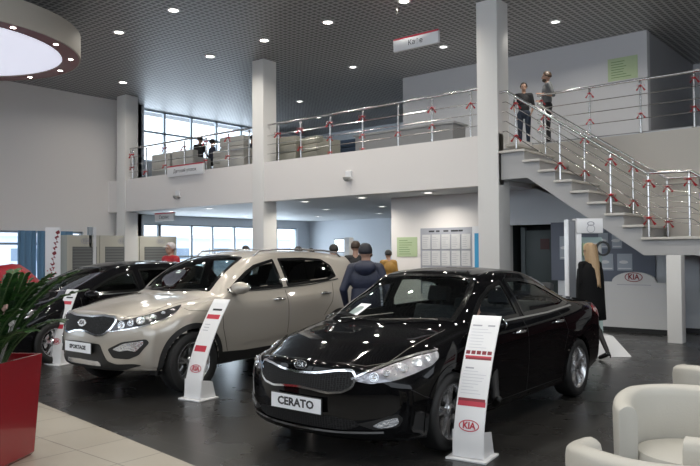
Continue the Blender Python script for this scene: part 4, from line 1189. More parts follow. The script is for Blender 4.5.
for r_ in range(4):
    for c_ in range(5):
        x0 = -.69 + c_ * .28; z1 = 2.0 - r_ * .40
        s_ = part_box('sheet', PANELWHT, nb, x0, x0 + .235, -.062, -.050, z1 - .355, z1)
        sheet_lines(s_, x0, x0 + .235, z1 - .34, z1 - .02, -.063, GREYINK, 6, r_ * 5 + c_)
bb = MB()
for i, w_ in enumerate((.16, .10, .14, .2, .12)): bb.box(-.5 + i * .21, -.5 + i * .21 + w_, -.052, -.050, 2.06, 2.10)
bb.build('heading', INK, nb)
ru = empty('roll_up_banner', (-8.04, 14.25, 0), 0, 'narrow roll-up banner with a blue stripe beside the tall pillar', 'banner')
part_box('banner_sheet', PLASTW, ru, -.17, .25, -.01, .01, .08, 2.16); part_box('blue_stripe', mat('sky_blue_print', (.05, .33, .60), .4), ru, -.11, -.0, -.014, -.010, .5, 2.0); part_box('base', STEEL, ru, -.22, .30, -.08, .08, 0, .08, bevel=.01)
# slate board with photos at the right, low white partition with logo
sb = empty('display_board', (-5.45, 14.6, 0), 0, 'slate grey wall board with white picture sheets behind the blonde woman', 'display board')
part_box('backing', PANELBLUE, sb, -1.0, 1.16, -.04, 0, .95, 2.2, bevel=.004)
for i, (a, b_, z0, z1) in enumerate(((.04, .24, 1.63, 1.95), (.32, .52, 1.63, 1.95), (.04, .34, 1.18, 1.52), (.42, .72, 1.18, 1.52), (-.80, -.55, 1.4, 1.9))):
    s_ = part_box('picture', mat('photo_print', (.42, .46, .52), .4), sb, a, b_, -.052, -.040, z0, z1)
    bq = MB(); bq.ball(((a + b_) / 2 - .02, -.053, (z0 + z1) / 2), (.09, .002, .035)); bq.box(a + .02, b_ - .02, -.054, -.052, z0 + .03, z0 + .05); bq.build('car_image', PLASTW, s_, smooth=SM)
lp = empty('low_partition', (-4.62, 14.0, 0), 0, 'low white panel partition with a raised KIA logo hump against the right wall', 'partition')
pr = MB(); P_ = [(-1.1, 0.09), (.92, .09), (.92, .97)] + [(.53, .97)] + [(.10 + .42 * math.cos(t), .97 + .20 * math.sin(t)) for t in [PI * i / 16 for i in range(0, 17)]] + [(-1.1, .97)]
n = len(P_); pr.add([(x, -.03, z) for x, z in P_] + [(x, .05, z) for x, z in P_], [tuple(range(n)), tuple(reversed(range(n, 2 * n)))] + [(i, n + i, n + (i + 1) % n, (i + 1) % n) for i in range(n)])
pr.build('panel', PANELWHT, lp)
gq = MB()
for z in (.22, .36, .50, .64, .78, .90): gq.box(-1.08, .90, -.034, -.030, z, z + .012)
gq.build('groove', GREYW, lp)
part_box('plinth', BLACKPL, lp, -1.1, .92, -.02, .05, 0, .09)
kia_oval(lp, Matrix.Translation((.10, -.034, 1.07)) @ Matrix.Rotation(PI / 2, 4, 'X'), .34, MAROON, 'logo')
part_box('caption', GREYINK, lp, -.22, .42, -.0335, -.030, .915, .93)

# totem behind the woman
tt = empty('display_stand', (-4.2, 10.88, 0), R(40), 'tall white display stand with an emblem header and brochure shelves, behind the blonde woman', 'display stand')
pb = MB(); n4 = [(-.30, -.32), (.42, -.32), (.42, .42), (-.30, .42)]
pb.add([(-.46, -.50, 0), (.46, -.50, 0), (.46, .36, 0), (-.46, .36, 0), (-.26, -.16, .28), (.30, -.16, .28), (.30, .16, .28), (-.26, .16, .28)], [(0, 3, 2, 1), (4, 5, 6, 7), (0, 1, 5, 4), (1, 2, 6, 5), (2, 3, 7, 6), (3, 0, 4, 7)])
pb.build('base', PLASTW, tt, bevel=.02, smooth=SM)
pv = MB(); pv.add([(-.30, -.425, .07), (-.02, -.425, .07), (-.05, -.31, .17), (-.27, -.31, .17)], [(0, 1, 2, 3)]); pv.build('vent', BLACKPL, tt)
part_box('side_panel', mat('slate_side', (.16, .17, .19), .5), tt, -.33, -.22, -.05, .12, .27, 2.06, bevel=.004)
part_box('frame', PLASTW, tt, -.22, -.14, -.09, .10, .27, 2.08, bevel=.004)
part_box('frame', PLASTW, tt, -.345, -.33, -.06, .12, .27, 2.08)
part_box('header', PLASTW, tt, -.22, .19, -.11, .12, 1.86, 2.09, bevel=.008)
eb = MB(); eb.lathe([(.055, 0), (.065, 0)], 24, 'y', M=Matrix.Translation((.0, -.113, 1.93))); eb.lathe([(.030, 0), (.045, 0)], 24, 'y', M=Matrix.Translation((.0, -.113, 2.01)) @ Matrix.Diagonal((1.3, 1, .8, 1))); eb.build('header_mark', GREYINK, tt)
part_box('glass_back', mat('pale_green_glass', (.42, .52, .50), .15), tt, -.14, .22, .04, .06, .30, 1.80)
for i, z in enumerate((.75, 1.15, 1.5)):
    s_ = part_box('shelf', GL_CLEAR, tt, -.14, .22, -.08, .05, z, z + .012)
    for j, x in enumerate((-.10, .06)):
        bk = part_box('brochure', GREENP if (i + j) % 2 == 0 else PANELWHT, None, x, x + .13, -.02, .0, z + .013, z + .21)
        bk.matrix_world = tt.matrix_basis.copy(); bk.location = tt.location; bk.rotation_euler = tt.rotation_euler
        setp(bk, '%s brochure on the %s shelf of the tall white display stand, %s' % ('pale green' if (i + j) % 2 == 0 else 'white', ('lowest', 'middle', 'top')[i], ('left', 'right')[j]), 'brochure', 'brochures on the display stand')
rg = MB(); rg.lathe([(.085, -.02), (.115, -.02), (.115, .02), (.085, .02)], 28, 'y', M=Matrix.Translation((.18, -.12, 1.62)), closed=True); rg.build('black_ring', BLACKPL, tt, smooth=SM)
part_box('ring_hook', STEEL, tt, .17, .19, -.12, -.0, 1.73, 1.745)

# KIA cabinets along the left wall
def cabinet(y0, y1, label):
    root = empty('sales_cabinet', (-20.75, (y0 + y1) / 2, 0), 0, label, 'cabinet', None); w = (y1 - y0) / 2
    part_box('frame', CREAM, root, -.22, .25, -w, w, 0, 2.16, bevel=.006)
    s_ = part_box('shutter', SHUT, root, .25, .262, -w + .18, w - .10, .95, 1.80)
    g = MB()
    for i in range(9): g.box(.262, .272, -w + .18, w - .10, .98 + i * .092, 1.035 + i * .092)
    g.build('slat', mat('shutter_slat', (.20, .205, .20), .45), s_)
    kia_oval(root, Matrix.Translation((.256, .08, 1.98)) @ Matrix.Rotation(PI / 2, 4, 'Z') @ Matrix.Rotation(PI / 2, 4, 'X'), .34, GREYINK, 'logo')
    g = MB(); g.tube([(.27, -.1, 1.02), (.31, -.1, 1.02), (.31, .1, 1.02), (.27, .1, 1.02)], .008, 6); g.build('handle', STEEL, s_)
cabinet(11.05, 12.14, 'cream cabinet with a grey slatted shutter, leftmost, partly behind the window post')
cabinet(12.16, 13.60, 'cream cabinet with a grey slatted shutter and a faint logo, middle of the three')
cabinet(13.62, 15.10, 'cream cabinet with a grey slatted shutter, rightmost, beside the person in red')
struct('trim_window_post', PLASTW, -20.6, -20.45, 11.90, 12.0, 0, 2.42)
struct('trim_window_post_dark', MULL, -20.62, -20.5, 11.78, 11.88, 0, 2.42)

# curtains
def curtain(y0, y1, label):
    b = MB(); n = int((y1 - y0) / .025); rows = []
    for z in (.05, 2.3):
        rows.append([(X0 + .12 + .035 * math.sin(i * .025 * 2 * PI / .16 + math.sin(i * .3)), y0 + i * .025, z) for i in range(n + 1)])
    rows2 = [[(p[0] - .006, p[1], p[2]) for p in r] for r in rows]
    b.grid(rows + rows2[::-1])
    o = b.build('curtain', CURT, None, smooth=3); setp(o, label, 'curtain', 'blue curtains along the left glazing')
curtain(10.55, 11.75, 'blue pleated curtain at the left glazing, right of the white banner')
curtain(9.95, 10.5, 'narrow blue pleated curtain behind the left part of the white banner')
curtain(8.6, 9.35, 'blue pleated curtain at the far left edge behind the red cover')
for y0, y1 in ((6.0, 7.8), (2.0, 4.5)): curtain(y0, y1, 'blue pleated curtain further along the left glazing')

# white banner with dark red letters
bn = empty('flag_banner', (-18.95, 9.80, 0), R(52), 'narrow white upright banner with a diagonal column of dark red marks, before the blue curtain', 'banner')
part_box('banner_sheet', PLASTW, bn, -.20, .20, -.01, .01, .12, 2.32, bevel=.004); part_box('base', STEEL, bn, -.25, .25, -.12, .12, 0, .03, bevel=.006)
b = MB(); b.tube([(0, .02, .03), (0, .02, 2.3)], .012, 8); b.build('pole', STEEL, bn)
mk = MB(); rnd = random.Random(3)
for i in range(13):
    cx = .13 - .022 * i; cz = 2.18 - .145 * i
    M = Matrix.Translation((cx, -.013, cz)) @ Matrix.Rotation(R(-35), 4, 'Y')
    mk.box(-.05, -.02, -.002, 0, -.045, .045, M=M); mk.box(-.02, .04, -.002, 0, rnd.choice((-.045, -.01, .02)), rnd.choice((0.0, .03, .045)), M=M); mk.box(.03, .055, -.002, 0, -.045 * rnd.random(), .045, M=M)
mk.build('printing', MAROON, bn)
pm = MB()
for i in range(26): x = -.17 + .3 * rnd.random(); z = .2 + 1.0 * rnd.random(); pm.box(x, x + .03, -.013, -.0115, z, z + .03)
pm.build('pattern', REDINK, bn)
# ------------------------------------------------------------------ price stands
def price_stand(loc, rz, label, lean=.46, kind=0):
    root = empty('price_stand', loc, rz, label, 'price stand')
    W = .122
    def prof(t):  # height 0..1 -> y offset (bows back), z
        return (.02 + lean * t ** 1.7, .02 + 1.04 * t)
    b = MB(); N = 24; fr = []; bk = []
    for i in range(N + 1):
        y, z = prof(i / N); fr.append((y, z))
    rows = []
    for y, z in fr: rows.append([(-W, y, z), (W, y, z), (W, y + .016, z + .004), (-W, y + .016, z + .004)])
    b.grid(rows, closeu=True); b.f.append((0, 1, 2, 3)); b.m.append(0); k = len(b.v); b.f.append((k - 1, k - 2, k - 3, k - 4)); b.m.append(0)
    p = b.build('panel', PLASTW, root, smooth=SM)
    b = MB(); b.box(-.165, .165, -.03, .26, 0, .016); b.build('base_plate', PLASTW, root, bevel=.004)
    for sx in (-1, 1):
        b = MB(); x = W * sx
        q = [(.03, .015), (.25, .015), (.20, .19), (.035, .22)]; n = 4
        b.add([(x - .006, y, z) for y, z in q] + [(x + .006, y, z) for y, z in q], [tuple(range(n)), tuple(reversed(range(n, 2 * n)))] + [(i, n + i, n + (i + 1) % n, (i + 1) % n) for i in range(n)]); b.build('side_fin', PLASTW, root)
    # printing follows the curve
    def band(x0, x1, t0, t1, m, nm='printing', o=.0015):
        bb = MB(); k = max(1, int((t1 - t0) * N)); bb.grid([[(x0, prof(t0 + (t1 - t0) * i / k)[0] - o, prof(t0 + (t1 - t0) * i / k)[1]), (x1, prof(t0 + (t1 - t0) * i / k)[0] - o, prof(t0 + (t1 - t0) * i / k)[1])] for i in range(k + 1)])
        return bb
    def addp(specs, m, nm='printing'):
        bb = MB()
        for s in specs:
            q = band(*s, m); bb.add(q.v, q.f)
        bb.build(nm, m, p, fixn=True)
    rnd = random.Random(int(abs(loc[0] * 100)))
    if kind == 0:
        addp([(-W + .012, W - .012, .70, .712), (-.11, .115, .36, .395)], REDINK); addp([(-.105, .11, .685, .70), (-W + .012, W - .012, .395, .415)], MAROON)
        addp([(-.11 + i * .045, -.11 + i * .045 + .035, .722, .748) for i in range(5)], MAROON)
        addp([(-.10, -.02, .925, .935), (.03, .09, .925, .935), (-.09, -.02, .62, .630)], GREYINK)
        addp([(-.10, -.10 + .10 + .09 * rnd.random(), .90 - .022 * i, .9045 - .022 * i) for i in range(7)] + [(-.10, .0 + .09 * rnd.random(), .60 - .022 * i, .6045 - .022 * i) for i in range(8)], PALEINK)
        kt = .225
    else:
        addp([(-.10, .09, .80, .845), (-.10, .07, .47, .53)], REDINK); addp([(-.06, .08, .885, .905)], INK); addp([(-.08, .0, .74 - .03 * i, .746 - .03 * i) for i in range(3)], GREYINK); kt = .30
    y, z = prof(kt); dy = prof(kt + .05)[0] - y; dz = prof(kt + .05)[1] - z
    kia_oval(p, Matrix.Translation((0, y - .003, z)) @ Matrix.Rotation(PI / 2 - math.atan2(dy, dz), 4, 'X'), .165, REDINK, 'logo')
    return root
price_stand((-2.79, 4.72, 0), R(9), 'curved white price stand in front of the black saloon, nearest the camera')
price_stand((-6.24, 4.78, 0), R(6), 'curved white price stand beside the front wheel of the silver SUV', kind=1)
price_stand((-9.76, 5.06, 0), R(10), 'curved white price stand at the wheel of the leftmost black car', lean=.30, kind=1)

# ------------------------------------------------------------------ cars
r1, c1 = build_car(SP_CERATO, 'saloon_car', (-3.87, 4.86, 0), R(-88.8), 'glossy black saloon with a CERATO plate, nearest car in the middle')
r2, c2 = build_car(SP_SUV, 'suv_car', (-7.44, 5.03, 0), R(-90 + 1.4), 'sand-silver SUV with a SPORTAGE plate, second car from the right')
r3, c3 = build_car(SP_HATCH, 'hatchback_car', (-10.68, 5.12, 0), R(-90), 'black hatchback behind the plant, left of the silver SUV', seats=False)

pp = empty('paper_sheet', (-4.45, 5.12, .0), 0)
bpy.data.objects.remove(pp)
def on_car(c, x, y): 
    h = c.bvh.ray_cast(Vector((x, y, 4)), -Z_, 8); return h[0], h[1]
def sheet_on_car(root_loc, c, x, y, w, h, label):
    p, n = on_car(c, x, y); n = n if n.z > 0 else -n
    b = MB(); b.box(-w / 2, w / 2, -h / 2, h / 2, 0, .002)
    o = b.build('paper_sheet', PLATEW, None); R_ = Matrix.Rotation(R(-90), 4, 'Z')
    M = Matrix.Translation(root_loc) @ R_ @ Matrix.Translation(p + n * .006) @ n.to_track_quat('Z', 'Y').to_matrix().to_4x4()
    o.matrix_world = M; o.location = M.translation; o.rotation_euler = M.to_euler()
    setp(o, label, 'paper'); return o
sheet_on_car((-3.85, 4.87, 0), c1, -.36, -.40, .15, .21, 'white information sheet on the base of the black saloon windscreen')

# red cloth-covered car, far left
rc = MB(); rows = []
for i in range(25):
    t = i / 24; x = -2.1 + 4.2 * t
    hh = .62 + .72 * math.exp(-((x + .25) / 1.15) ** 4) + .06 * math.sin(x * 5); hh *= min(1, (1 - abs(x) / 2.12) * 12 + .75)
    row = []
    for k in range(33):
        a = PI * k / 32; ca = math.cos(a); sa = math.sin(a)
        y = .92 * math.copysign(abs(ca) ** .45, ca) * (1 - .12 * (sa ** 2)); z = hh * sa ** .5
        row.append((x + .015 * math.sin(k * 1.7), y * (1 + .02 * math.sin(i * 2.1 + k)), max(.0, z + .012 * math.sin(k * 2.3 + i * 1.3) * (sa > .2))))
    rows.append(row)
rc.grid(rows); b0 = 0; rc.f.append(tuple(range(33))); rc.m.append(0); rc.f.append(tuple(reversed(range(24 * 33, 25 * 33)))); rc.m.append(0)
o = rc.build('covered_car', REDCOV, None, smooth=R(70)); o.location = (-15.6, 6.9, 0); o.rotation_euler = (0, 0, R(60)); setp(o, 'car-shaped bulk under a red cloth at the far left behind the plant', 'covered car')

# ------------------------------------------------------------------ planter + plant
pl = empty('planter', (-5.62, 2.40, 0), R(32), 'tall tapered glossy red planter at the lower left', 'planter')
b = MB(); hb_, ht = .235, .275; H_ = .80
def sq(h, z): return [(-h, -h, z), (h, -h, z), (h, h, z), (-h, h, z)]
b.grid([sq(hb_ - .02, 0.002), sq(hb_, .03), sq(ht, H_), sq(ht - .02, H_), sq(ht - .03, H_ - .07)], closeu=True); b.f.append((0, 1, 2, 3)); b.m.append(0)
b.build('pot', REDPOT, pl, bevel=.004)
b = MB(); b.grid([[(x * .06, y * .06, H_ - .07 + .008 * math.sin(x * 3 + y * 5)) for x in range(-4, 5)] for y in range(-4, 5)]); b.build('soil', SOIL, pl)
def frond(parent, az, length, lean, seed, name='frond'):
    rnd = random.Random(seed); b = MB(); P = []; N = 16
    x = y = 0; z = H_ - .08
    r0 = .02 + .10 * rnd.random(); ox, oy = r0 * math.cos(az), r0 * math.sin(az)
    ang = R(86) - lean * .25
    px, pz = 0., z
    for i in range(N + 1):
        t = i / N; P.append(Vector((ox + px * math.cos(az), oy + px * math.sin(az), pz)))
        a = ang - lean * t ** 1.3; px += math.cos(a) * length / N; pz += math.sin(a) * length / N
    b.tube(P, [.011 * (1 - .8 * i / N) + .002 for i in range(N + 1)], 6, mi=0)
    for i in range(3, N):
        for sgn in (1, -1):
            for h2 in (0, .5):
                p = P[i].lerp(P[min(i + 1, N)], h2); d = (P[min(i + 1, N)] - P[i - 1]).normalized()
                sd = d.cross(Vector((0, 0, 1))); sd = sd.normalized() if sd.length > .05 else Vector((math.sin(az), -math.cos(az), 0))
                up = sd.cross(d) * 1.
                ld = (sd * sgn * 1.0 + d * .42 + up * (.1 + .35 * rnd.random())).normalized(); L = .090 * (1 - .45 * abs(i / N - .5)) * (.85 + .3 * rnd.random()); wv = .019
                wd = ld.cross(up).normalized()
                pts = []
                for q, ww in ((0, .15), (.25, .85), (.55, 1), (.8, .6), (1, .02)):
                    c = p + ld * L * q - up * .02 * q * q
                    pts.append([c + wd * wv * ww, c + up * .004, c - wd * wv * ww])
                b.grid(pts, mi=1 if rnd.random() < .65 else 2)
    return b.build(name, [STEM, LEAF, LEAF2], parent, smooth=3, fixn=False)
zz = empty('potted_plant', (-5.62, 2.40, 0), 0, 'leafy green plant with long feathery fronds growing in the red planter', 'plant')
fr = [(.62, 1.02, .98), (.75, .92, 1.15), (.50, .90, .80), (.35, .80, .75), (.95, .85, .80), (.75, .66, 1.35), (1.6, .80, .7), (2.3, .85, .6), (3.0, .9, .8), (3.8, .8, .9), (4.5, .72, .8), (5.2, .75, .9), (5.9, .8, .7), (0.05, .66, 1.0), (1.2, .72, .35), (2.8, .74, .3), (4.2, .7, .35), (5.5, .66, .4), (.5, .76, .30), (-.4, .62, 1.2), (.2, .6, 1.4), (1.0, .6, 1.3), (.85, .75, .55), (5.0, .55, 1.3), (4.0, .5, 1.3), (3.4, .55, 1.2), (.1, .8, .5)]
for i, (az, ln, le) in enumerate(fr): frond(zz, az, ln, le, i + 5)
for i, (dx, dy, dz, m) in enumerate(((.20, .03, 1.19, 0), (.25, .09, 1.13, 1), (.24, .06, 1.08, 1), (.28, .10, 1.16, 1))):
    b = MB(); 
    for k in range(5):
        a = 2 * PI * k / 5; b.ball((dx + .018 * math.cos(a), dy + .010 * math.sin(a), dz + .016 * math.sin(a)), (.016, .012, .014), 8, 6)
    b.ball((dx, dy, dz), (.009, .014, .009), 8, 6)
    b.tube([(dx * .3, dy * .3, H_ - .1), (dx * .8, dy * .8, dz - .12), (dx, dy, dz)], .003, 5)
    b.build('blossom', mat('blossom_pink', (.62, .40, .36), .5) if m == 0 else mat('blossom_white', (.62, .58, .56), .5), zz, smooth=3)

# ------------------------------------------------------------------ white tub armchairs
def tub_chair(loc, rz, label, zr=.74, zs=.43, group='white tub armchairs at the lower right', R1=.43, open_=R(100)):
    """opening faces local -Y"""
    root = empty('tub_armchair', loc, rz, label, 'armchair', group)
    th = .115; R0 = R1 - th; b = MB(); N = 44; rows = []
    a0 = -PI / 2 + open_ / 2; a1 = 1.5 * PI - open_ / 2
    zb = .05; rd = .03
    for i in range(N + 1):
        a = a0 + (a1 - a0) * i / N
        tt_ = abs(i / N - .5) * 2; zt = zr - .055 * smooth01((tt_ - .45) / .55)
        prof = [(R0 + .01, zb), (R0, .12), (R0 - .004, zt - .06), (R0 + .006, zt - .02), (R0 + rd, zt - .003), ((R0 + R1) / 2, zt + .004), (R1 - rd, zt - .003), (R1 - .006, zt - .02), (R1, zt - .06), (R1 - .01, .12), (R1 - .03, zb)]
        rows.append([(r * math.cos(a), r * math.sin(a), z) for r, z in prof])
    k = len(rows[0]); b.grid(rows, closeu=True)
    b.f.append(tuple(range(k))); b.m.append(0); b.f.append(tuple(reversed(range(N * k, (N + 1) * k)))); b.m.append(0)
    b.build('shell', LEATH, root, bevel=.012, smooth=SM)
    b = MB(); b.lathe([(.001, .16), (R0 - .012, .16), (R0 - .006, .2), (R0 - .006, zs - .05), (R0 - .02, zs - .012), (R0 - .06, zs), (.001, zs + .012)], 48); b.build('seat', LEATH, root, smooth=R(50))
    b = MB(); b.lathe([(.001, .0), (R1 - .10, .0), (R1 - .10, .06), (.001, .06)], 36); b.build('plinth', BLACKPL, root)
    return root
tub_chair((-1.13, 4.46, 0), R(17), 'white leatherette tub armchair, the largest, at the lower right corner', open_=R(130))
tub_chair((-.955, 3.34, 0), R(220), 'white tub armchair cut by the bottom edge, in front of the largest armchair', open_=R(75))
tub_chair((-1.20, 5.98, 0), R(222), 'white tub armchair behind the largest one, cut by the right edge', open_=R(75))

# ------------------------------------------------------------------ upper lounge armchairs
def lounge(loc, rz, w, label, m=GREYLEATH, h=.86, group='grey armchairs on the balcony', cat='armchair'):
    root = empty('lounge_armchair', loc, rz, label, cat, group)
    # back faces local -Y
    for i in range(3):
        z0 = .10 + i * (h - .12) / 3; part_box('back_cushion', m, root, -w / 2, w / 2, -.40, -.22 + .02 * i, z0, z0 + (h - .12) / 3 - .012, bevel=.02)
    part_box('seat', m, root, -w / 2 + .10, w / 2 - .10, -.25, .38, .12, .43, bevel=.03)
    for s_ in (-1, 1): part_box('armrest', m, root, s_ * w / 2 - (.10 if s_ > 0 else 0), s_ * w / 2 + (.10 if s_ < 0 else 0), -.30, .38, .12, .62, bevel=.02)
    for sx in (-1, 1):
        for sy in (-1, 1):
            part_box('leg', STEEL, root, sx * (w / 2 - .06) - .02, sx * (w / 2 - .06) + .02, sy * .32 - .02, sy * .32 + .02, 0, .12)
    return root
lounge((-19.45, 14.1, 4), 0, 1.0, 'grey armchair back with horizontal seams, leftmost on the balcony')
lounge((-18.35, 14.1, 4), R(6), .95, 'grey armchair in front of the two seated people on the balcony')
lounge((-16.55, 14.2, 4), R(-10), .8, 'low grey armchair just right of the balcony sign', h=.72)
lounge((-15.75, 13.9, 4), R(4), .98, 'tall grey armchair with three horizontal seams, left of the far tall pillar', h=1.0)
lounge((-14.95, 14.8, 4), R(4), .9, 'grey armchair half hidden by the far tall pillar', h=.98)
lounge((-13.75, 14.05, 4), 0, .95, 'olive-grey armchair just right of the far tall pillar', mat('olive_grey_leather', (.30, .29, .24), .5), h=.78)
lounge((-12.85, 14.2, 4), R(-14), .8, 'olive-grey armchair, second to the right of the far tall pillar', mat('olive_grey_leather', (.30, .29, .24), .5), h=.72)
lounge((-14.1, 15.9, 4), 0, .6, 'dark blue chair beside the far tall pillar on the balcony', BLUECH, h=.95)
lounge((-12.75, 15.6, 4), 0, .6, 'dark blue chair behind a ribboned railing post, midway along the balcony', BLUECH, h=.8)
ct = empty('reception_counter', (-10.7, 15.2, 4), 0, 'long grey counter behind the middle of the balcony railing', 'counter')
part_box('body', mat('counter_grey', (.30, .30, .30), .5), ct, -1.5, 1.6, -.3, .3, 0, .74); part_box('top', mat('counter_top', (.40, .40, .40), .4), ct, -1.55, 1.65, -.35, .35, .74, .79, bevel=.006)

# screen on the far ground-floor wall
sc_ = empty('wall_screen', (-19.75, 23.19, 0), 0, 'bright white screen on the far ground-floor wall', 'screen')
part_box('casing', BLACKPL, sc_, -.42, .42, -.06, 0, 1.55, 2.15); part_box('display', mat('lit_screen', (.9, .95, 1), .5, emit=(.9, .95, 1), es=1.0), sc_, -.39, .39, -.064, -.06, 1.58, 2.12)
ds = empty('reception_desk', (-20.0, 21.6, 0), 0, 'pale desk at the far end of the ground floor under the screen', 'desk')
part_box('top', PANELWHT, ds, -1.0, 1.4, -.35, .35, .95, 1.0); part_box('front', PANELWHT, ds, -.95, 1.35, -.3, -.25, 0, .95); part_box('side', PANELWHT, ds, 1.3, 1.35, -.25, .3, 0, .95)
nr = MB(); nr.tube([(.30 * math.cos(t * PI / 16), 0, .38 * math.sin(t * PI / 16)) for t in range(32)], .022, 8, closed=True)
o = nr.build('neon_ring', NEON, None, smooth=3); o.location = (-3.55, 16.12, 2.55); setp(o, 'violet glowing ring on the dark wall past the stair landing, right edge', 'neon light')

# ------------------------------------------------------------------ the people
JACKET = mat('navy_quilted_jacket', (.018, .022, .045), .55, bump=.4, bscale=25)
BLACKT = mat('black_cotton', (.010, .010, .012), .7); GREYT = mat('grey_cotton', (.12, .125, .13), .7)
JEANS = mat('dark_jeans', (.018, .028, .05), .7); DKTROU = mat('dark_trousers', (.012, .012, .014), .7)
HAIRD = mat('dark_hair', (.012, .009, .007), .5); HAIRB = mat('blonde_hair', (.40, .27, .15), .5, bump=.6, bscale=40); TIGHTS = mat('dark_tights', (.022, .017, .016), .45)
YEL = mat('mustard_jacket', (.32, .17, .03), .6); REDJ = mat('red_jacket', (.40, .012, .02), .5); BROWNH = mat('brown_hair', (.05, .028, .016), .5)
BLOUSE = mat('black_coat_fabric', (.004, .004, .0045), .8, spec=.2)

# blonde woman
wp = dict(kl=(.08, -.16, .52), al=(.07, -.03, .13), tl=(.075, -.17, .035), kr=(-.08, .02, .52), ar=(-.08, .23, .15), tr=(-.09, .09, .035), el=(.205, .02, 1.16), wl=(.19, -.05, .93), er=(-.205, .02, 1.16), wr=(-.19, -.05, .93))
root, J, HM = person((-3.93, 10.22, 0), R(-112), 'blonde woman in a black coat and high heels walking past the display stand', BLOUSE, TIGHTS, HAIRB, 1.70, wp, .0075, .95, shoes=GLOSSBLK, fem=True)
lofted([((0, .01, 1.47), .08, .065), ((0, .01, 1.44), .16, .10), ((0, 0, 1.36), .225, .14), ((0, 0, 1.20), .235, .165), ((0, .0, 1.02), .235, .175), ((0, -.0, .80), .24, .19), ((0, 0, .60), .245, .205), ((0, 0, .595), .22, .18)], 'coat', BLOUSE, root)
for s_, sx in (('l', 1), ('r', -1)):
    b = MB(); a, t = J['a' + s_], J['t' + s_]; b.tube([a + Vector((0, .055, -.05)), a + Vector((0, .062, -.115 if s_ == 'l' else -.10))], [.016, .006], 8); b.build('heel', GLOSSBLK, root)
b = MB(); rows = []
for i in range(16):
    t = i / 15; zz_ = 1.72 - .62 * t; r1_ = .080 + .03 * math.sin(t * PI) - .025 * t * t ; th_ = .06 + .03 * (1 - t)
    row = []
    for k in range(25):
        a = -.15 * PI + 1.3 * PI * k / 24
        wob = .006 * math.sin(k * 2.2 + i * .6)
        row.append((HM.translation.x + (r1_ * (1 - .25 * t) + wob) * math.cos(a), .015 + .05 * t + ((.095 if t < .3 else .095 + .02 * t) + wob) * math.sin(a) * (1 + .15 * t), zz_ - .02 * math.cos(k * .9)))
    rows.append(row)
b.grid(rows + [[(p[0] * .85, p[1] * .85, p[2]) for p in r] for r in rows[::-1]]); b.build('long_hair', HAIRB, root, smooth=3)

# man with cap
root, J, HM = person((-5.62, 7.05, 0), R(-146), 'man in a navy quilted jacket and dark cap standing between the two nearest cars', JACKET, DKTROU, mat('dark_cap', (.012, .012, .018), .6), 1.70, dict(el=(.29, .03, 1.15), er=(-.29, .03, 1.15), wl=(.27, -.12, .93), wr=(-.27, -.12, .93)), .010, 1.28, hairkind='cap')
lofted([((0, .07, 1.53), .07, .05), ((0, .10, 1.50), .125, .085), ((0, .115, 1.45), .155, .10), ((0, .115, 1.39), .13, .085), ((0, .10, 1.33), .05, .04)], 'hood', JACKET, root)
lofted([((0, 0, 1.16), .185, .14), ((0, 0, 1.0), .20, .155), ((0, 0, .84), .205, .155), ((0, 0, .835), .18, .13)], 'jacket_skirt', JACKET, root)
# young men upstairs
root, J, HM = person((-6.98, 15.65, 4), R(-52), 'bearded man in a grey t-shirt leaning beside the upper railing', GREYT, DKTROU, BROWNH, 1.80, dict(er=(-.24, .10, 1.17), wr=(-.16, -.10, 1.12), el=(.25, .08, 1.16), wl=(.18, -.14, 1.20)), .0085, 1.05, sleeves=False, head_turn=R(-10))
b = MB(); b.ball(HM @ Vector((0, -.035, -.075)), (.058, .060, .050), 16, 10); b.build('beard', BROWNH, root, smooth=3)
person((-7.62, 15.75, 4), R(28), 'young man in a black t-shirt and jeans standing by the upper railing', BLACKT, JEANS, HAIRD, 1.66, dict(er=(-.24, .02, 1.15), wr=(-.20, -.10, .92), el=(.24, .02, 1.15), wl=(.19, -.14, .98)), .0085, 1., sleeves=False)
# others below
person((-8.65, 10.55, 0), R(-142), 'man in a black t-shirt seen from behind, beyond the silver SUV', BLACKT, DKTROU, BROWNH, 1.80, None, .012, 1.06, sleeves=False)
person((-10.25, 13.75, 0), R(-120), 'person in a mustard yellow jacket beside the poster wall', YEL, DKTROU, HAIRD, 1.63, None, .013, 1.2)
person((-10.55, 13.35, 0), R(-60), 'dark-haired person just left of the mustard jacket', BLACKT, DKTROU, BROWNH, 1.60, None, .013, 1.)
person((-9.3, 10.65, 0), R(-100), 'person with short dark hair, head showing above the rear of the silver SUV', GREYT, DKTROU, HAIRD, 1.74, None, .013, 1.)
person((-11.3, 11.7, 0), R(-90), 'dark-haired person far behind the SUV roof, right of the far tall pillar', JACKET, DKTROU, HAIRD, 1.72, None, .014, 1.1)
person((-13.66, 14.66, 0), R(-40), 'distant dark-haired person, head small above the SUV roof', JACKET, DKTROU, HAIRD, 1.69, None, .014, 1.)
person((-13.6, 12.15, 0), R(-70), 'person half hidden by the left side of the far tall pillar', BLACKT, DKTROU, HAIRD, 1.76, None, .014, 1.)
root, J, HM = person((-11.80, 8.55, 0), R(0), 'person in a red jacket and white cap behind the leftmost black car', REDJ, DKTROU, mat('white_red_cap', (.55, .5, .5), .5), 1.80, None, .011, 1.25, hairkind='cap')
text_mesh('KIA', .12, PLASTW, 'lettering', root, Matrix.Translation((0, -.150, 1.30)) @ Matrix.Rotation(PI / 2, 4, 'X'), .004)
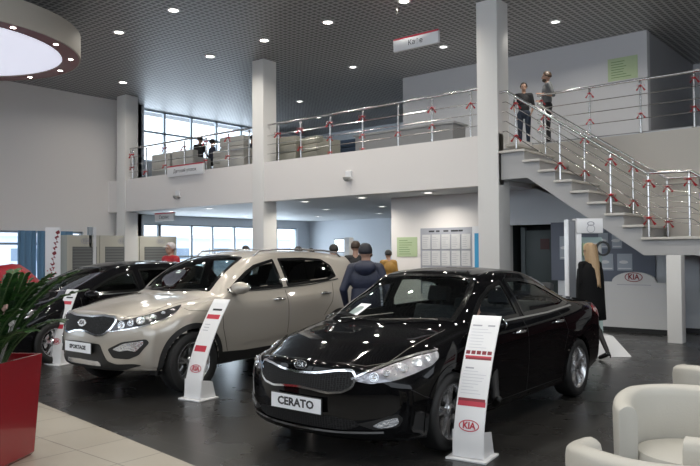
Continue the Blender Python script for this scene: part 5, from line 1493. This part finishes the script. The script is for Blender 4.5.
SIT = dict(pel=(0, 0, .52), wai=(0, .02, .66), che=(0, .03, .84), nec=(0, .02, 1.02), hea=(0, -.01, 1.19), sl=(.175, .02, .985), sr=(-.175, .02, .985), el=(.22, -.02, .72), er=(-.22, -.02, .72), wl=(.15, -.24, .66), wr=(-.15, -.24, .66),
           hl=(.09, 0, .50), hr=(-.09, 0, .50), kl=(.12, -.42, .50), kr=(-.12, -.42, .50), al=(.12, -.42, .10), ar=(-.12, -.42, .10), tl=(.13, -.58, .035), tr=(-.13, -.58, .035))
person((-18.75, 14.75, 4.12), R(200), 'dark-haired person in black sitting on the balcony, taller head of the two', BLACKT, DKTROU, HAIRD, 1.80, SIT, .013, 1.)
person((-18.1, 14.75, 4.0), R(160), 'person in dark blue sitting on the balcony, right of the other sitter', JACKET, DKTROU, HAIRD, 1.72, SIT, .013, 1.)
person((-16.35, 14.9, 4.0), R(180), 'dark figure sitting behind the low grey balcony armchair', JACKET, DKTROU, HAIRD, 1.66, SIT, .014, 1.)
# person inside the saloon
DRV = dict(SIT); DRV.update(pel=(0, 0, .50), kl=(.12, -.40, .60), kr=(-.12, -.40, .60), al=(.12, -.70, .30), ar=(-.12, -.70, .30), tl=(.13, -.84, .33), tr=(-.13, -.84, .33), el=(.2, -.16, .82), er=(-.2, -.16, .82), wl=(.14, -.36, .84), wr=(-.14, -.36, .84))
person((-3.40, 5.93, .05), R(35), 'person sitting at the wheel of the black saloon, face in the open front window', BLACKT, DKTROU, HAIRD, 1.62, DRV, .010, .9, head_turn=R(20))

# ------------------------------------------------------------------ light, world, camera
w = bpy.data.worlds.new('sky'); SC.world = w; w.use_nodes = True
nt = w.node_tree; bg = nt.nodes['Background']
tc = nt.nodes.new('ShaderNodeTexCoord'); sp = nt.nodes.new('ShaderNodeSeparateXYZ'); cr = nt.nodes.new('ShaderNodeValToRGB')
nt.links.new(tc.outputs['Generated'], sp.inputs[0]); nt.links.new(sp.outputs['Z'], cr.inputs[0]); nt.links.new(cr.outputs[0], bg.inputs[0])
cr.color_ramp.elements[0].position = 0; cr.color_ramp.elements[0].color = (.80, .88, .98, 1); cr.color_ramp.elements[1].position = .5; cr.color_ramp.elements[1].color = (.86, .93, 1, 1)
bg.inputs[1].default_value = 3.0
def daylight(x, y, z, rx, ry, rz, sx, sy, e, col=(.80, .9, 1)):
    l = bpy.data.lights.new('window_daylight', 'AREA'); l.shape = 'RECTANGLE'; l.size = sx; l.size_y = sy; l.energy = e; l.color = col
    o = bpy.data.objects.new('window_daylight', l); COL.objects.link(o); o.location = (x, y, z); o.rotation_euler = (rx, ry, rz); return o
daylight(-22.3, 17.3, 5.9, 0, R(-90), 0, 1.9, 5.6, 130)
daylight(-22.1, 18.8, 1.5, 0, R(-90), 0, 2.2, 7.2, 330)

cam = bpy.data.cameras.new('camera'); co = bpy.data.objects.new('camera', cam); COL.objects.link(co); SC.camera = co
cam.sensor_width = 36; cam.lens = 36 * 705 / 700; cam.clip_start = .05; cam.clip_end = 300
yaw, pitch, roll = R(39.8), R(1.5), R(.35)
fw = Vector((-math.sin(yaw) * math.cos(pitch), math.cos(yaw) * math.cos(pitch), math.sin(pitch)))
rt = Vector((math.cos(yaw), math.sin(yaw), 0)); up = rt.cross(fw)
c_, s_ = math.cos(roll), math.sin(roll)
rt, up = rt * c_ - up * s_, up * c_ + rt * s_
M = Matrix((rt, up, -fw)).transposed().to_4x4(); M.translation = (0, 0, 1.6)
co.matrix_world = M; co.location = M.translation; co.rotation_euler = M.to_euler()
SC.view_settings.view_transform = 'Standard'; SC.view_settings.look = 'None'; SC.view_settings.exposure = 0; SC.view_settings.gamma = 1
SC.view_settings.use_curve_mapping = False
SC.cycles.use_denoising = True
SC.cycles.max_bounces = 8; SC.cycles.transparent_max_bounces = 24; SC.cycles.diffuse_bounces = 4; SC.cycles.glossy_bounces = 4
SC.cycles.sample_clamp_indirect = 6; SC.cycles.caustics_reflective = False; SC.cycles.caustics_refractive = False
